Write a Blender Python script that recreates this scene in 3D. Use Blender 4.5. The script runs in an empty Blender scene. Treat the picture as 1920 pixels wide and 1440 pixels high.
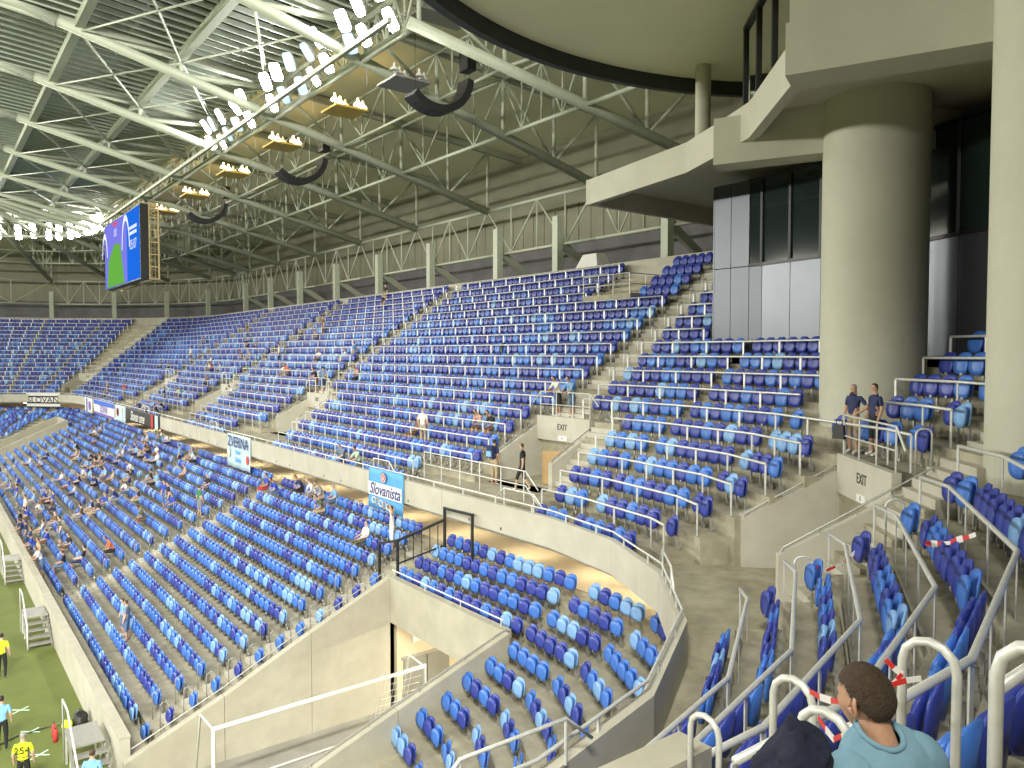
import bpy, bmesh, math, random
import numpy as np
from mathutils import Vector, Matrix
random.seed(7)
R = math.radians
scene = bpy.context.scene
col = scene.collection

# ------------------------------------------------------------------ camera
EYE = 12.0                                   # camera height above the pitch
cam_data = bpy.data.cameras.new('camera')
cam = bpy.data.objects.new('camera', cam_data); col.objects.link(cam)
cam_data.sensor_fit = 'HORIZONTAL'; cam_data.sensor_width = 36.0
cam_data.lens = 36.0 * 1442.0 / 1920.0
cam_data.clip_start = 0.05; cam_data.clip_end = 2000
cam.location = (0, 0, EYE)
cam.rotation_euler = (R(90 - 2.26), 0, R(-37.7))
scene.camera = cam
# ------------------------------------------------------------------ night sky
world = bpy.data.worlds.new('World'); scene.world = world; world.use_nodes = True
wn = world.node_tree
sky = wn.nodes.new('ShaderNodeTexSky'); sky.sky_type = 'NISHITA'; sky.sun_disc = False
sky.sun_elevation = R(-4); sky.sun_rotation = R(250)
wn.links.new(sky.outputs[0], wn.nodes['Background'].inputs[0])
wn.nodes['Background'].inputs[1].default_value = 0.05
# ------------------------------------------------------------------ view
vs = scene.view_settings
vs.view_transform = 'Standard'; vs.look = 'None'; vs.gamma = 1.0; vs.use_curve_mapping = False
vs.exposure = -0.26
scene.render.engine = 'CYCLES'
scene.cycles.use_denoising = True
scene.cycles.max_bounces = 6; scene.cycles.diffuse_bounces = 4; scene.cycles.glossy_bounces = 3
scene.cycles.transmission_bounces = 4; scene.cycles.transparent_max_bounces = 8
scene.cycles.sample_clamp_indirect = 6.0
scene.cycles.caustics_reflective = False; scene.cycles.caustics_refractive = False
scene.cycles.use_light_tree = True
# ------------------------------------------------------------------ floodlight banks of the roof across the pitch
def area(name, loc, target, sx, sy, power, color, spread=180):
    d = bpy.data.lights.new(name, 'AREA'); d.shape = 'RECTANGLE'; d.size = sx; d.size_y = sy
    d.energy = power; d.color = color; d.spread = R(spread)
    o = bpy.data.objects.new(name, d); col.objects.link(o)
    o.location = loc; v = Vector(target) - Vector(loc)
    o.rotation_euler = v.to_track_quat('-Z', 'Y').to_euler()
    return o
WHITE = (1.0, 0.975, 0.86)
for yy in (18, 38, 58, 78, 98):
    area('opposite_floodlight_bank', (-84, yy, 27), (14, yy * .8 + 8, 5), 12, 1.5, 7000, WHITE, 120)
for xx in (-62, -34, -8):
    area('far_end_floodlight_bank', (xx, 116, 27), (xx * .4 - 5, 40, 0), 10, 1.5, 15000, WHITE, 130)
    area('near_end_floodlight_bank', (xx, -4, 27), (xx * .6, 50, 0), 10, 1.5, 15000, WHITE, 112)

# ------------------------------------------------------------------ helpers
def link(o, parent=None):
    col.objects.link(o)
    if parent is not None: o.parent = parent
    return o
def tag(o, label=None, cat=None, group=None, kind=None):
    if label: o['label'] = label
    if cat: o['category'] = cat
    if group: o['group'] = group
    if kind: o['kind'] = kind
    return o
def thing(name, label, cat, loc=(0, 0, 0), rz=0, group=None):
    o = bpy.data.objects.new(name, None); col.objects.link(o)
    o.location = loc; o.rotation_euler = (0, 0, rz)
    o.empty_display_size = .2
    return tag(o, label, cat, group)
class MB:
    def __init__(s): s.v = []; s.f = []; s.m = []
    def add(s, vs, fs, mi=0):
        b = len(s.v); s.v.extend([tuple(p) for p in vs])
        for f in fs: s.f.append(tuple(b + i for i in f)); s.m.append(mi)
        return s
    def box(s, c, d, rz=0, mi=0):
        cx, cy, cz = c; dx, dy, dz = d[0] / 2, d[1] / 2, d[2] / 2
        co, si = math.cos(rz), math.sin(rz); vs = []
        for z in (-dz, dz):
            for x, y in ((-dx, -dy), (dx, -dy), (dx, dy), (-dx, dy)):
                vs.append((cx + x * co - y * si, cy + x * si + y * co, cz + z))
        return s.add(vs, [(3, 2, 1, 0), (4, 5, 6, 7), (0, 1, 5, 4), (1, 2, 6, 5), (2, 3, 7, 6), (3, 0, 4, 7)], mi)
    def hexa(s, p, mi=0):      # 8 points: bottom 4 ccw, top 4 ccw
        return s.add(p, [(3, 2, 1, 0), (4, 5, 6, 7), (0, 1, 5, 4), (1, 2, 6, 5), (2, 3, 7, 6), (3, 0, 4, 7)], mi)
    def prism(s, poly, z0, z1, mi=0):
        n = len(poly); vs = [(x, y, z0) for x, y in poly] + [(x, y, z1) for x, y in poly]
        fs = [tuple(range(n - 1, -1, -1)), tuple(range(n, 2 * n))]
        fs += [(i, (i + 1) % n, n + (i + 1) % n, n + i) for i in range(n)]
        return s.add(vs, fs, mi)
    def tube(s, pts, r, n=8, mi=0, caps=True, radii=None):
        pts = [Vector(p) for p in pts]; rings = []; m = len(pts)
        d0 = (pts[1] - pts[0]).normalized()
        up = Vector((0, 0, 1)) if abs(d0.z) < .95 else Vector((1, 0, 0))
        a = d0.cross(up).normalized()
        for i, p in enumerate(pts):
            if i == 0: t = pts[1] - pts[0]
            elif i == m - 1: t = pts[-1] - pts[-2]
            else: t = (pts[i] - pts[i - 1]).normalized() + (pts[i + 1] - pts[i]).normalized()
            if t.length < 1e-6: t = d0
            t.normalize(); a = (a - t * a.dot(t))
            if a.length < 1e-5: a = t.orthogonal()
            a.normalize(); b = t.cross(a)
            rr = radii[i] if radii else r
            if 0 < i < m - 1:
                c = max(.6, (pts[i] - pts[i - 1]).normalized().dot(t)); sc = 1 / c
            else: sc = 1
            rings.append([p + (a * math.cos(2 * math.pi * k / n) + b * math.sin(2 * math.pi * k / n)) * rr * (1 if sc == 1 else (1 + sc) / 2) for k in range(n)])
        vs = [q for ring in rings for q in ring]; fs = []
        for i in range(m - 1):
            for k in range(n):
                fs.append((i * n + k, i * n + (k + 1) % n, (i + 1) * n + (k + 1) % n, (i + 1) * n + k))
        if caps:
            fs.append(tuple(range(n - 1, -1, -1))); fs.append(tuple((m - 1) * n + k for k in range(n)))
        return s.add(vs, fs, mi)
    def beam(s, p0, p1, w, h, mi=0):          # rectangular bar between two points
        p0, p1 = Vector(p0), Vector(p1); d = (p1 - p0).normalized()
        up = Vector((0, 0, 1)) if abs(d.z) < .95 else Vector((1, 0, 0))
        a = d.cross(up).normalized() * (w / 2); b = a.cross(d).normalized() * (h / 2)
        vs = [p0 - a - b, p0 + a - b, p0 + a + b, p0 - a + b, p1 - a - b, p1 + a - b, p1 + a + b, p1 - a + b]
        return s.add(vs, [(3, 2, 1, 0), (4, 5, 6, 7), (0, 1, 5, 4), (1, 2, 6, 5), (2, 3, 7, 6), (3, 0, 4, 7)], mi)
    def quad(s, a, b, c, d, mi=0): return s.add([a, b, c, d], [(0, 1, 2, 3)], mi)
    def mesh(s, name, mats, smooth=False):
        me = bpy.data.meshes.new(name); me.from_pydata(s.v, [], s.f)
        if not isinstance(mats, (list, tuple)): mats = [mats]
        for m in mats: me.materials.append(m)
        if len(mats) > 1: me.polygons.foreach_set('material_index', s.m)
        if smooth: me.polygons.foreach_set('use_smooth', [True] * len(me.polygons))
        me.update(); return me
    def build(s, name, mats, parent=None, smooth=False, loc=None):
        o = bpy.data.objects.new(name, s.mesh(name, mats, smooth))
        if loc is not None: o.location = loc
        return link(o, parent)
def mobj(name, me, parent=None, loc=(0, 0, 0), rz=0):
    o = bpy.data.objects.new(name, me); o.location = loc; o.rotation_euler = (0, 0, rz); return link(o, parent)
def smooth_by_angle(o, ang=40):
    me = o.data; me.polygons.foreach_set('use_smooth', [True] * len(me.polygons))
    try: me.set_sharp_from_angle(angle=R(ang))
    except Exception: pass
    return o
ORD = ['zeroth', 'first', 'second', 'third', 'fourth', 'fifth', 'sixth', 'seventh', 'eighth', 'ninth', 'tenth', 'eleventh', 'twelfth', 'thirteenth',
       'fourteenth', 'fifteenth', 'sixteenth', 'seventeenth', 'eighteenth', 'nineteenth', 'twentieth']
def ordn(n):
    if n < len(ORD): return ORD[n]
    t = ['', '', 'twenty', 'thirty', 'forty', 'fifty', 'sixty', 'seventy', 'eighty', 'ninety']
    if n >= 100: return str(n) + 'th'
    return (t[n // 10] + '-' + ORD[n % 10]) if n % 10 else t[n // 10][:-1] + 'ieth'

# ------------------------------------------------------------------ materials
def mat(name, base, rough=.6, metal=0.0, var=0.0, scale=3.0, bump=0.0, bscale=40.0, spec=.5, base2=None, emit=None, estr=0, coat=0, stain=0.0, stretch=None):
    m = bpy.data.materials.new(name); m.use_nodes = True
    nt = m.node_tree; b = nt.nodes['Principled BSDF']
    b.inputs['Base Color'].default_value = (*base, 1); b.inputs['Roughness'].default_value = rough
    b.inputs['Metallic'].default_value = metal; b.inputs['Specular IOR Level'].default_value = spec
    if coat: b.inputs['Coat Weight'].default_value = coat; b.inputs['Coat Roughness'].default_value = .2
    if emit: b.inputs['Emission Color'].default_value = (*emit, 1); b.inputs['Emission Strength'].default_value = estr
    if var or stain or base2:
        tc = nt.nodes.new('ShaderNodeNewGeometry')
        src = tc.outputs['Position']
        if stretch:
            mp = nt.nodes.new('ShaderNodeMapping'); mp.inputs['Scale'].default_value = stretch
            nt.links.new(src, mp.inputs['Vector']); src = mp.outputs['Vector']
        n = nt.nodes.new('ShaderNodeTexNoise'); n.inputs['Scale'].default_value = scale; n.inputs['Detail'].default_value = 6; n.inputs['Roughness'].default_value = .62
        nt.links.new(src, n.inputs['Vector'])
        rp = nt.nodes.new('ShaderNodeValToRGB')
        c2 = base2 or tuple(c * (1 - var) for c in base); c1 = tuple(min(1, c * (1 + var * .5)) for c in base)
        rp.color_ramp.elements[0].position = .3; rp.color_ramp.elements[1].position = .7
        rp.color_ramp.elements[0].color = (*c2, 1); rp.color_ramp.elements[1].color = (*c1, 1)
        nt.links.new(n.outputs['Fac'], rp.inputs['Fac'])
        out = rp.outputs['Color']
        if stain:
            n2 = nt.nodes.new('ShaderNodeTexNoise'); n2.inputs['Scale'].default_value = scale * .23; n2.inputs['Detail'].default_value = 8; n2.inputs['Roughness'].default_value = .7
            nt.links.new(src, n2.inputs['Vector'])
            r2 = nt.nodes.new('ShaderNodeValToRGB'); r2.color_ramp.elements[0].position = .38; r2.color_ramp.elements[1].position = .62
            g = 1 - stain; r2.color_ramp.elements[0].color = (g, g * .985, g * .95, 1); r2.color_ramp.elements[1].color = (1, 1, 1, 1)
            nt.links.new(n2.outputs['Fac'], r2.inputs['Fac'])
            mx = nt.nodes.new('ShaderNodeMix'); mx.data_type = 'RGBA'; mx.blend_type = 'MULTIPLY'; mx.inputs['Factor'].default_value = 1
            nt.links.new(out, mx.inputs['A']); nt.links.new(r2.outputs['Color'], mx.inputs['B']); out = mx.outputs['Result']
        nt.links.new(out, b.inputs['Base Color'])
    if bump:
        g = nt.nodes.new('ShaderNodeNewGeometry')
        n3 = nt.nodes.new('ShaderNodeTexNoise'); n3.inputs['Scale'].default_value = bscale; n3.inputs['Detail'].default_value = 4
        nt.links.new(g.outputs['Position'], n3.inputs['Vector'])
        bp = nt.nodes.new('ShaderNodeBump'); bp.inputs['Strength'].default_value = bump; bp.inputs['Distance'].default_value = .02
        nt.links.new(n3.outputs['Fac'], bp.inputs['Height']); nt.links.new(bp.outputs['Normal'], b.inputs['Normal'])
    return m
M = {}
M['terrace'] = mat('terrace_concrete', (.45, .42, .315), .85, var=.22, scale=2.2, bump=.25, bscale=25, stain=.28)
M['concrete'] = mat('fair_faced_concrete', (.49, .47, .385), .8, var=.12, scale=1.4, bump=.12, bscale=30, stain=.14)
M['panel'] = mat('parapet_concrete', (.53, .515, .44), .8, var=.10, scale=1.1, bump=.1, bscale=30, stain=.12)
M['smoothc'] = mat('painted_concrete', (.53, .53, .435), .75, var=.07, scale=.9, stain=.06, bump=.06, bscale=60)
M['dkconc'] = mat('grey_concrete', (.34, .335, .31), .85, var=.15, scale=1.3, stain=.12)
M['steel'] = mat('galvanised_steel', (.70, .71, .67), .42, metal=.3, var=.14, scale=9)
M['dksteel'] = mat('dull_galvanised_steel', (.40, .40, .37), .5, metal=.5, var=.15, scale=9)
M['truss'] = mat('truss_paint', (.47, .51, .405), .5, var=.08, scale=3)
M['truss_dk'] = mat('girder_paint', (.34, .36, .29), .55, var=.08, scale=3)
M['roof'] = mat('roof_lining', (.86, .86, .645), .8, var=.04, scale=.4)
M['rib'] = mat('roof_rib_paint', (.52, .58, .50), .5, var=.1, scale=2)
M['roofglass'] = mat('dark_roof_glazing', (.055, .065, .068), .25, spec=.6, var=.4, scale=.8)
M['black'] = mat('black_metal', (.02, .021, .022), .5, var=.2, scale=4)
M['rubber'] = mat('dark_band', (.035, .042, .04), .6, var=.2, scale=2)
M['seat_dark'] = mat('dark_blue_plastic', (.036, .058, .35), .4, var=.18, scale=5)
M['seat_mid'] = mat('mid_blue_plastic', (.058, .185, .62), .4, var=.15, scale=5)
M['seat_light'] = mat('pale_blue_plastic', (.22, .42, .75), .42, var=.12, scale=5)
M['grass'] = mat('turf', (.165, .205, .042), .9, base2=(.125, .165, .034), scale=.55, bump=.6, bscale=60, stain=.18)
M['earth'] = mat('ground', (.12, .12, .10), .9, var=.2, scale=.5)
M['warmwall'] = mat('concourse_plaster', (.64, .57, .42), .8, var=.08, scale=1.2, stain=.1)
M['door'] = mat('door_paint', (.22, .22, .19), .6, var=.12, scale=2)
M['wood'] = mat('plywood', (.52, .36, .17), .65, base2=(.42, .27, .12), scale=1.2, stretch=(6, 6, 1))
M['cladding'] = mat('silver_cladding', (.13, .14, .16), .36, metal=.7, var=.06, scale=.8)
M['frame'] = mat('window_frame', (.015, .017, .018), .4)
M['white'] = mat('white_paint', (.78, .78, .74), .5, var=.06, scale=3)
M['text'] = mat('black_lettering', (.02, .02, .02), .7)
M['backwall'] = mat('rear_wall', (.15, .15, .155), .85, var=.2, scale=.7)
M['backwall_up'] = mat('rear_wall_upper', (.25, .25, .185), .85, var=.05, scale=.4)
M['lens'] = mat('floodlight_lens', (1, 1, 1), .4, emit=(1.0, .97, .92), estr=200)
M['lens_far'] = mat('distant_floodlight_lens', (1, 1, 1), .4, emit=(1.0, .96, .90), estr=140)
M['lens_off'] = mat('faint_glow_lens', (.45, .6, .8), .15, emit=(.6, .8, 1.0), estr=1.2)  # switched-off lenses, with a faint blue sheen put in as emission
M['amber'] = mat('amber_lamp', (1, .8, .45), .4, emit=(1.0, .72, .30), estr=14)
M['deck_glow'] = mat('amber_glow_deck', (.75, .52, .10), .45, var=.15, scale=2)  # amber glow painted into the decks of the lit platforms
M['tubelight'] = mat('warm_tube_light', (1, .9, .7), .4, emit=(1.0, .82, .55), estr=80)
M['tape_red'] = mat('red_tape', (.65, .03, .03), .45)
M['tape_white'] = mat('white_tape', (.8, .78, .75), .45)
M['hivis'] = mat('yellow_vest', (.72, .85, .02), .6, var=.1, scale=6)
def glass_mat():
    m = bpy.data.materials.new('tinted_glass'); m.use_nodes = True; b = m.node_tree.nodes['Principled BSDF']
    b.inputs['Base Color'].default_value = (.018, .028, .026, 1); b.inputs['Roughness'].default_value = .06
    b.inputs['Specular IOR Level'].default_value = .9; b.inputs['Metallic'].default_value = .0
    return m
M['glass'] = glass_mat()

def thin_glass():
    m = bpy.data.materials.new('clear_glass'); m.use_nodes = True; nt = m.node_tree; nt.nodes.clear()
    o = nt.nodes.new('ShaderNodeOutputMaterial'); mx = nt.nodes.new('ShaderNodeMixShader'); t = nt.nodes.new('ShaderNodeBsdfTransparent'); g = nt.nodes.new('ShaderNodeBsdfGlossy'); f = nt.nodes.new('ShaderNodeFresnel')
    t.inputs[0].default_value = (.62, .68, .62, 1); g.inputs['Roughness'].default_value = .03; f.inputs['IOR'].default_value = 1.5
    nt.links.new(f.outputs[0], mx.inputs[0]); nt.links.new(t.outputs[0], mx.inputs[1]); nt.links.new(g.outputs[0], mx.inputs[2]); nt.links.new(mx.outputs[0], o.inputs[0])
    return m
M['clear'] = thin_glass()
M['tunlight'] = mat('tunnel_tube_light', (1, .92, .75), .4, emit=(1.0, .86, .62), estr=380)
# ------------------------------------------------------------------ plan geometry of the bowl
YF = 100.0; YM = YF + 17.2                      # the far corner mirrors the near one
_near = [(-30, 6.75), (5.5, 6.75), (8.1, 7.44), (10.86, 9.12), (12.9, 11.4), (14.22, 14.21), (14.7, 17.2)]
class Path:
    def __init__(s, near):
        s.P = np.array(near + [(x, YM - y) for x, y in near[::-1]], float)
        D = s.P[1:] - s.P[:-1]; s.L = np.linalg.norm(D, axis=1); s.D = D / s.L[:, None]
        s.N = np.stack([s.D[:, 1], -s.D[:, 0]], 1)
    def off(s, d):
        n = len(s.P); out = []
        for i in range(n):
            if i == 0: out.append(s.P[0] + s.N[0] * d)
            elif i == n - 1: out.append(s.P[-1] + s.N[-1] * d)
            else:
                m = s.N[i - 1] + s.N[i]; m = m / np.linalg.norm(m); out.append(s.P[i] + m * d / (m @ s.N[i]))
        return np.array(out)
    def pt(s, seg, a, d): return s.P[seg] + s.D[seg] * a + s.N[seg] * d
    def arange(s, seg, d):
        o = s.off(d); return (o[seg] - s.P[seg]) @ s.D[seg], (o[seg + 1] - s.P[seg]) @ s.D[seg]
    def poly(s, b, e, d):                        # points of the row at offset d from station b to station e
        o = s.off(d); pts = [s.pt(b[0], b[1], d)]
        for i in range(b[0] + 1, e[0] + 1): pts.append(o[i])
        pts.append(s.pt(e[0], e[1], d)); return pts
U = Path(_near)
Lw = Path([(-30, 5.45), (5.74, 5.45), (8.34, 6.14), (11.1, 7.82), (13.14, 10.1), (14.46, 12.91), (14.94, 15.9)])
S0 = 6                                            # index of the straight side stand
def Z(H): return EYE - H
NU = 19
def zu(k): return Z(5.72 - .535 * k)              # floor of upper row k
def du(k): return .9 + .8 * k                     # seat line of upper row k
NLW = 16
def zl(j): return Z(7.18 + .28 * j)               # floor of lower row j (0 is the rearmost)
def dl(j): return -.665 * j
YV = [22.3, 45.3, 63.0, 81.0]                     # exits through the upper tier
# ------------------------------------------------------------------ ground and pitch
g = MB().quad((-400, -300, -.03), (400, -300, -.03), (400, 500, -.03), (-400, 500, -.03)).build('ground', M['earth']); tag(g, kind='structure')
g = MB().quad((-72, 14, 0), (4.6, 14, 0), (4.6, 103, 0), (-72, 103, 0)).build('pitch', M['grass']); tag(g, kind='structure')
mk = MB()
for a, b, c, d in ((-70, 22, -.6, 22.1), (-.7, 22, -.6, 95), (-70, 94.9, -.6, 95)): mk.quad((a, b, .004), (c, b, .004), (c, d, .004), (a, d, .004))
tag(mk.build('pitch_marking', M['white']), kind='structure')

# ------------------------------------------------------------------ upper terrace, one object for each step
terr = tag(bpy.data.objects.new('upper_terrace', None), kind='structure'); col.objects.link(terr)
def cuts_upper(seg, k):                            # openings in the step: list of (a_lo, a_hi)
    c = []
    if seg == S0:
        if 1 <= k <= 5:
            for y in YV: c.append((y - 3.12 - 17.2, y + 1.56 - 17.2))
        if k >= 11: c.append((-99, 1.2))
        if 15 <= k <= 17: pass
    elif seg <= 5 and k >= 11: c.append((-99, 999))
    if 1 <= k <= 5:
        if seg == 3: c.append((.55, 99))
        if seg == 4: c.append((-99, 1.70 - (.8 * k + .75 - 2.9) * .325))
        if seg == 8: c.append((1.9, 99))
        if seg == 9: c.append((-99, 1.0))
    return c
def sweep_step(P, mb, seg, da, db, z, zlow, cuts):
    a0, a1 = P.arange(seg, da); b0, b1 = P.arange(seg, db)
    pieces = [(-1e3, 1e3)]
    for lo, hi in cuts:
        nx = []
        for p in pieces:
            if hi <= p[0] or lo >= p[1]: nx.append(p); continue
            if lo > p[0]: nx.append((p[0], lo))
            if hi < p[1]: nx.append((hi, p[1]))
        pieces = nx
    for lo, hi in pieces:
        fl, fh = max(lo, a0), min(hi, a1); bl, bh = max(lo, b0), min(hi, b1)
        if fh - fl < .02 and bh - bl < .02: continue
        A = P.pt(seg, fl, da); B = P.pt(seg, fh, da); C = P.pt(seg, bh, db); D = P.pt(seg, bl, db)
        mb.hexa([(A[0], A[1], zlow), (B[0], B[1], zlow), (C[0], C[1], zlow), (D[0], D[1], zlow), (A[0], A[1], z), (B[0], B[1], z), (C[0], C[1], z), (D[0], D[1], z)])
for k in range(NU):
    mb = MB()
    for seg in range(len(U.P) - 1):
        sweep_step(U, mb, seg, .35 + .8 * k - (.2 if k == 0 else 0), .35 + .8 * (k + 1) - .004, zu(k), max(zu(k) - 1.6, Z(5.79)) if k < 7 else zu(k) - .78, cuts_upper(seg, k))
    mb.build('step', M['terrace'], terr)
# floor behind the top row
mb = MB()
for seg in range(S0, len(U.P) - 1): sweep_step(U, mb, seg, 15.56, 21.4, zu(18) - .01, zu(18) - .4, [(-99, 1.2)] if seg == S0 else [])
tag(mb.build('rear_walkway', M['terrace']), kind='structure')
# low wall behind the top row and rear wall
mb = MB()
for seg in range(S0, len(U.P) - 1): sweep_step(U, mb, seg, 15.75, 15.95, zu(18) + 1.05, zu(18), [(-99, 1.2)] if seg == S0 else [])
tag(mb.build('rear_balustrade', M['panel']), 'low cream concrete wall behind the topmost seat row', 'wall')
mb = MB()
for seg in range(0, len(U.P) - 1): sweep_step(U, mb, seg, 21.4, 21.7, Z(-7.6), zu(18) - .4, [])
tag(mb.build('rear_wall', M['backwall']), 'dark rear wall low down behind the roof columns', 'wall')
mb = MB(); o0 = U.off(21.3)
for seg in range(0, len(U.P) - 1):
    sweep_step(U, mb, seg, 21.3, 21.7, Z(-16), Z(-7.6), [])
    n = int(np.linalg.norm(o0[seg + 1] - o0[seg]) / 1.2)
    for i in range(n):
        q = o0[seg] + (o0[seg + 1] - o0[seg]) * (i + .5) / n; mb.box((q[0], q[1], EYE + 9.0), (.10, .14, 2.6), math.atan2(U.N[seg][1], U.N[seg][0]))
tag(mb.build('upper_rear_wall', M['backwall_up']), 'olive ribbed upper rear wall seen between the roof trusses', 'wall')

# ------------------------------------------------------------------ lower terrace
terl = tag(bpy.data.objects.new('lower_terrace', None), kind='structure'); col.objects.link(terl)
TUN0, TUN1 = 16.4, 23.0
for j in range(NLW):
    mb = MB()
    for seg in range(0, len(Lw.P) - 1):
        if j > 11 and seg in (1, 2, 3, 4, 5, 7, 8, 9, 10, 11): continue
        cuts = []
        if seg == S0:
            if j >= 4: cuts = [(TUN0 - .26 - 15.9 - (.35 if j > 11 else 0), TUN1 + .004 - 15.9), (YM - TUN1 - .004 - 15.9, YM - TUN0 + .26 - 15.9)]
        if j >= 13 and seg in (0, 12): continue
        sweep_step(Lw, mb, seg, dl(j) - .45 - (.25 if j == 15 else 0), dl(j) + .215 + (.6 if j == 0 else 0) - .003, zl(j), max(.02, zl(j) - .5) if j < 13 else .02, cuts)
    mb.build('step', M['terrace'], terl)
# front wall along the pitch
wall = thing('pitch_wall', 'low cream concrete wall between the lower seats and the pitch', 'wall', (4.15, 23, 0))
y = 23.0; i = 0
while y < 94.2:
    y1 = min(y + 5.6, 94.2)
    MB().box((.13, (y + y1) / 2 - 23, .69), (.26, y1 - y - .02, 1.38)).build('panel', M['panel'], wall); y = y1
mb = MB().beam((.13, 0, 1.40), (.13, 71.2, 1.40), .30, .05); mb.build('coping', M['concrete'], wall)
# concourse behind the lower tier
mb = MB()
for seg in range(0, len(Lw.P) - 1): sweep_step(Lw, mb, seg, .8, 5.6, zl(0) + .02, zl(0) - .4, [])
tag(mb.build('concourse_floor', M['warmwall']), kind='structure')
mb = MB()
for seg in range(0, len(Lw.P) - 1): sweep_step(Lw, mb, seg, 4.3, 4.5, Z(5.85), zl(0), [])
tag(mb.build('concourse_wall', M['warmwall']), 'warm lit cream wall of the concourse behind the lower seats', 'wall')
mb = MB()
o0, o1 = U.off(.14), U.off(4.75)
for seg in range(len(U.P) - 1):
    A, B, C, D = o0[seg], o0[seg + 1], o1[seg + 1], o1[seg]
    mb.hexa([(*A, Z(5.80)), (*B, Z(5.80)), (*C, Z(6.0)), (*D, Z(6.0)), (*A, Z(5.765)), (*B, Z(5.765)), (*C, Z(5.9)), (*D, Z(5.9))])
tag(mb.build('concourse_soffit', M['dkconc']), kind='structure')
# concourse lamps: warm tubes under the soffit
_tl = [0]
def tube_lamp(seg, a):
    _tl[0] += 1
    p = U.pt(seg, a, 2.4); q = U.D[seg]
    t = thing('tube_lamp', 'warm tube lamp under the concourse soffit, %s from the curved corner' % ordn(_tl[0]), 'lamp', (p[0], p[1], Z(6.03)), math.atan2(q[1], q[0]), 'concourse tube lamps')
    MB().box((0, 0, .05), (1.5, .12, .06)).build('housing', M['white'], t)
    MB().box((0, 0, 0), (1.4, .09, .05)).build('tube', M['tubelight'], t)
for seg, a in [(3, 1.5), (4, 1.5), (5, 1.5)] + [(S0, v) for v in (0.5, 4, 8, 12, 16, 21, 26, 32, 38, 45, 52, 60, 68, 76)] + [(8, 1.5), (9, 1.5), (10, 1.5), (12, 2), (12, 6)]: tube_lamp(seg, a)

# ------------------------------------------------------------------ parapet of the upper tier in panels
par = thing('parapet_wall', 'long cream concrete parapet along the front of the upper tier', 'wall', (14.7, 17.2, Z(5.76)))
def parapet_panel(seg, a, b, end0=False, end1=False):
    f0 = U.pt(seg, a, 0) if not end0 else U.off(0)[seg]; f1 = U.pt(seg, b, 0) if not end1 else U.off(0)[seg + 1]
    r0 = U.pt(seg, a, .18) if not end0 else U.off(.18)[seg]; r1 = U.pt(seg, b, .18) if not end1 else U.off(.18)[seg + 1]
    ox, oy, oz = 14.7, 17.2, Z(5.76)
    pts = [(p[0] - ox, p[1] - oy, 0) for p in (f0, f1, r1, r0)]
    MB().hexa(pts + [(x, y, .9) for x, y, z in pts]).build('panel', M['panel'], par)
for seg in range(len(U.P) - 1):
    L = U.L[seg]; n = max(1, round(L / 5.9))
    if seg in (0, 12): n = 5
    for i in range(n):
        a, b = L * i / n, L * (i + 1) / n
        parapet_panel(seg, a + (.012 if i else 0), b - (.012 if i < n - 1 else 0), i == 0, i == n - 1)
mb = MB()
for seg in range(S0, S0 + 1):                       # small dark drain holes in the panels
    a = 1.3
    while a < 80:
        for da in (-.9, .9):
            p = U.pt(seg, a + 2.0 + da, -.004); mb.box((p[0] - 14.7, p[1] - 17.2, .14), (.012, .06, .09))
        a += 5.9
mb.build('drain_holes', M['text'], par)
# edge beam hanging under the parapet
mb = MB()
for seg in range(len(U.P) - 1): sweep_step(U, mb, seg, .25, .5, Z(5.77), Z(5.92), [])
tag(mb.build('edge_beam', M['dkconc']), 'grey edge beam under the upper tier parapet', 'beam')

# ------------------------------------------------------------------ tunnel through the lower tier
tun = thing('corner_tunnel', 'concrete walled vehicle tunnel through the lower corner seats', 'tunnel', (12.4, 19.7, 0))
def wall_poly(mb, p, q, t, zb, tops, side=1):       # wall from p to q with sloping top heights
    p = np.array(p, float); q = np.array(q, float); d = (q - p) / np.linalg.norm(q - p); n = np.array([d[1], -d[0]]) * t * side
    a, b, c, e = p, q, q + n, p + n
    mb.hexa([(*a, zb), (*b, zb), (*c, zb), (*e, zb), (*a, tops[0]), (*b, tops[1]), (*c, tops[1]), (*e, tops[0])])
def tl(x, y): return (x - 12.4, y - 19.7)
def tunnel_wall(parent, segs, t, side):
    for (p, zp), (q, zq) in segs:
        d = np.array(q) - np.array(p); d = d / np.linalg.norm(d) * .008
        mb = MB(); wall_poly(mb, tl(*(np.array(p) + d)), tl(*(np.array(q) - d)), t, 0, (zp, zq), side); mb.build('panel', M['concrete'], parent)
def lerp(a, b, t): return a + (b - a) * t
lw_ = [((4.2, 23.0), Z(11.22)), ((6.9, 23.0), Z(10.08)), ((9.6, 23.0), Z(8.78)), ((12.4, 23.0), Z(7.53))]
tunnel_wall(tun, list(zip(lw_[:-1], lw_[1:])), .25, 1)
rw_ = [((5.4, 16.4), Z(9.85)), ((9.0, 16.4), Z(8.63)), ((12.4, 16.4), Z(7.5))]
tunnel_wall(tun, list(zip(rw_[:-1], rw_[1:])), .25, 1)
MB().box((0.13, .0, (Z(7.52) + Z(9.05)) / 2), (.26, 6.59, 1.53)).build('lintel', M['concrete'], tun)
MB().box((3.4, 0, 1.75), (.2, 6.7, 3.5)).build('rear_wall', M['warmwall'], tun)
MB().box((1.78, 3.17, 1.75), (3.04, .2, 3.5)).build('side_wall', M['warmwall'], tun)
MB().box((1.8, -3.42, 1.75), (3.0, .2, 3.5)).build('side_wall', M['warmwall'], tun)
MB().box((1.9, 0, 3.35), (3.2, 6.9, .12)).build('ceiling', M['concrete'], tun)
dr = MB().box((1.42, 3.05, .78), (1.84, .05, 1.56)).build('door', M['door'], tun)
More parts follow.
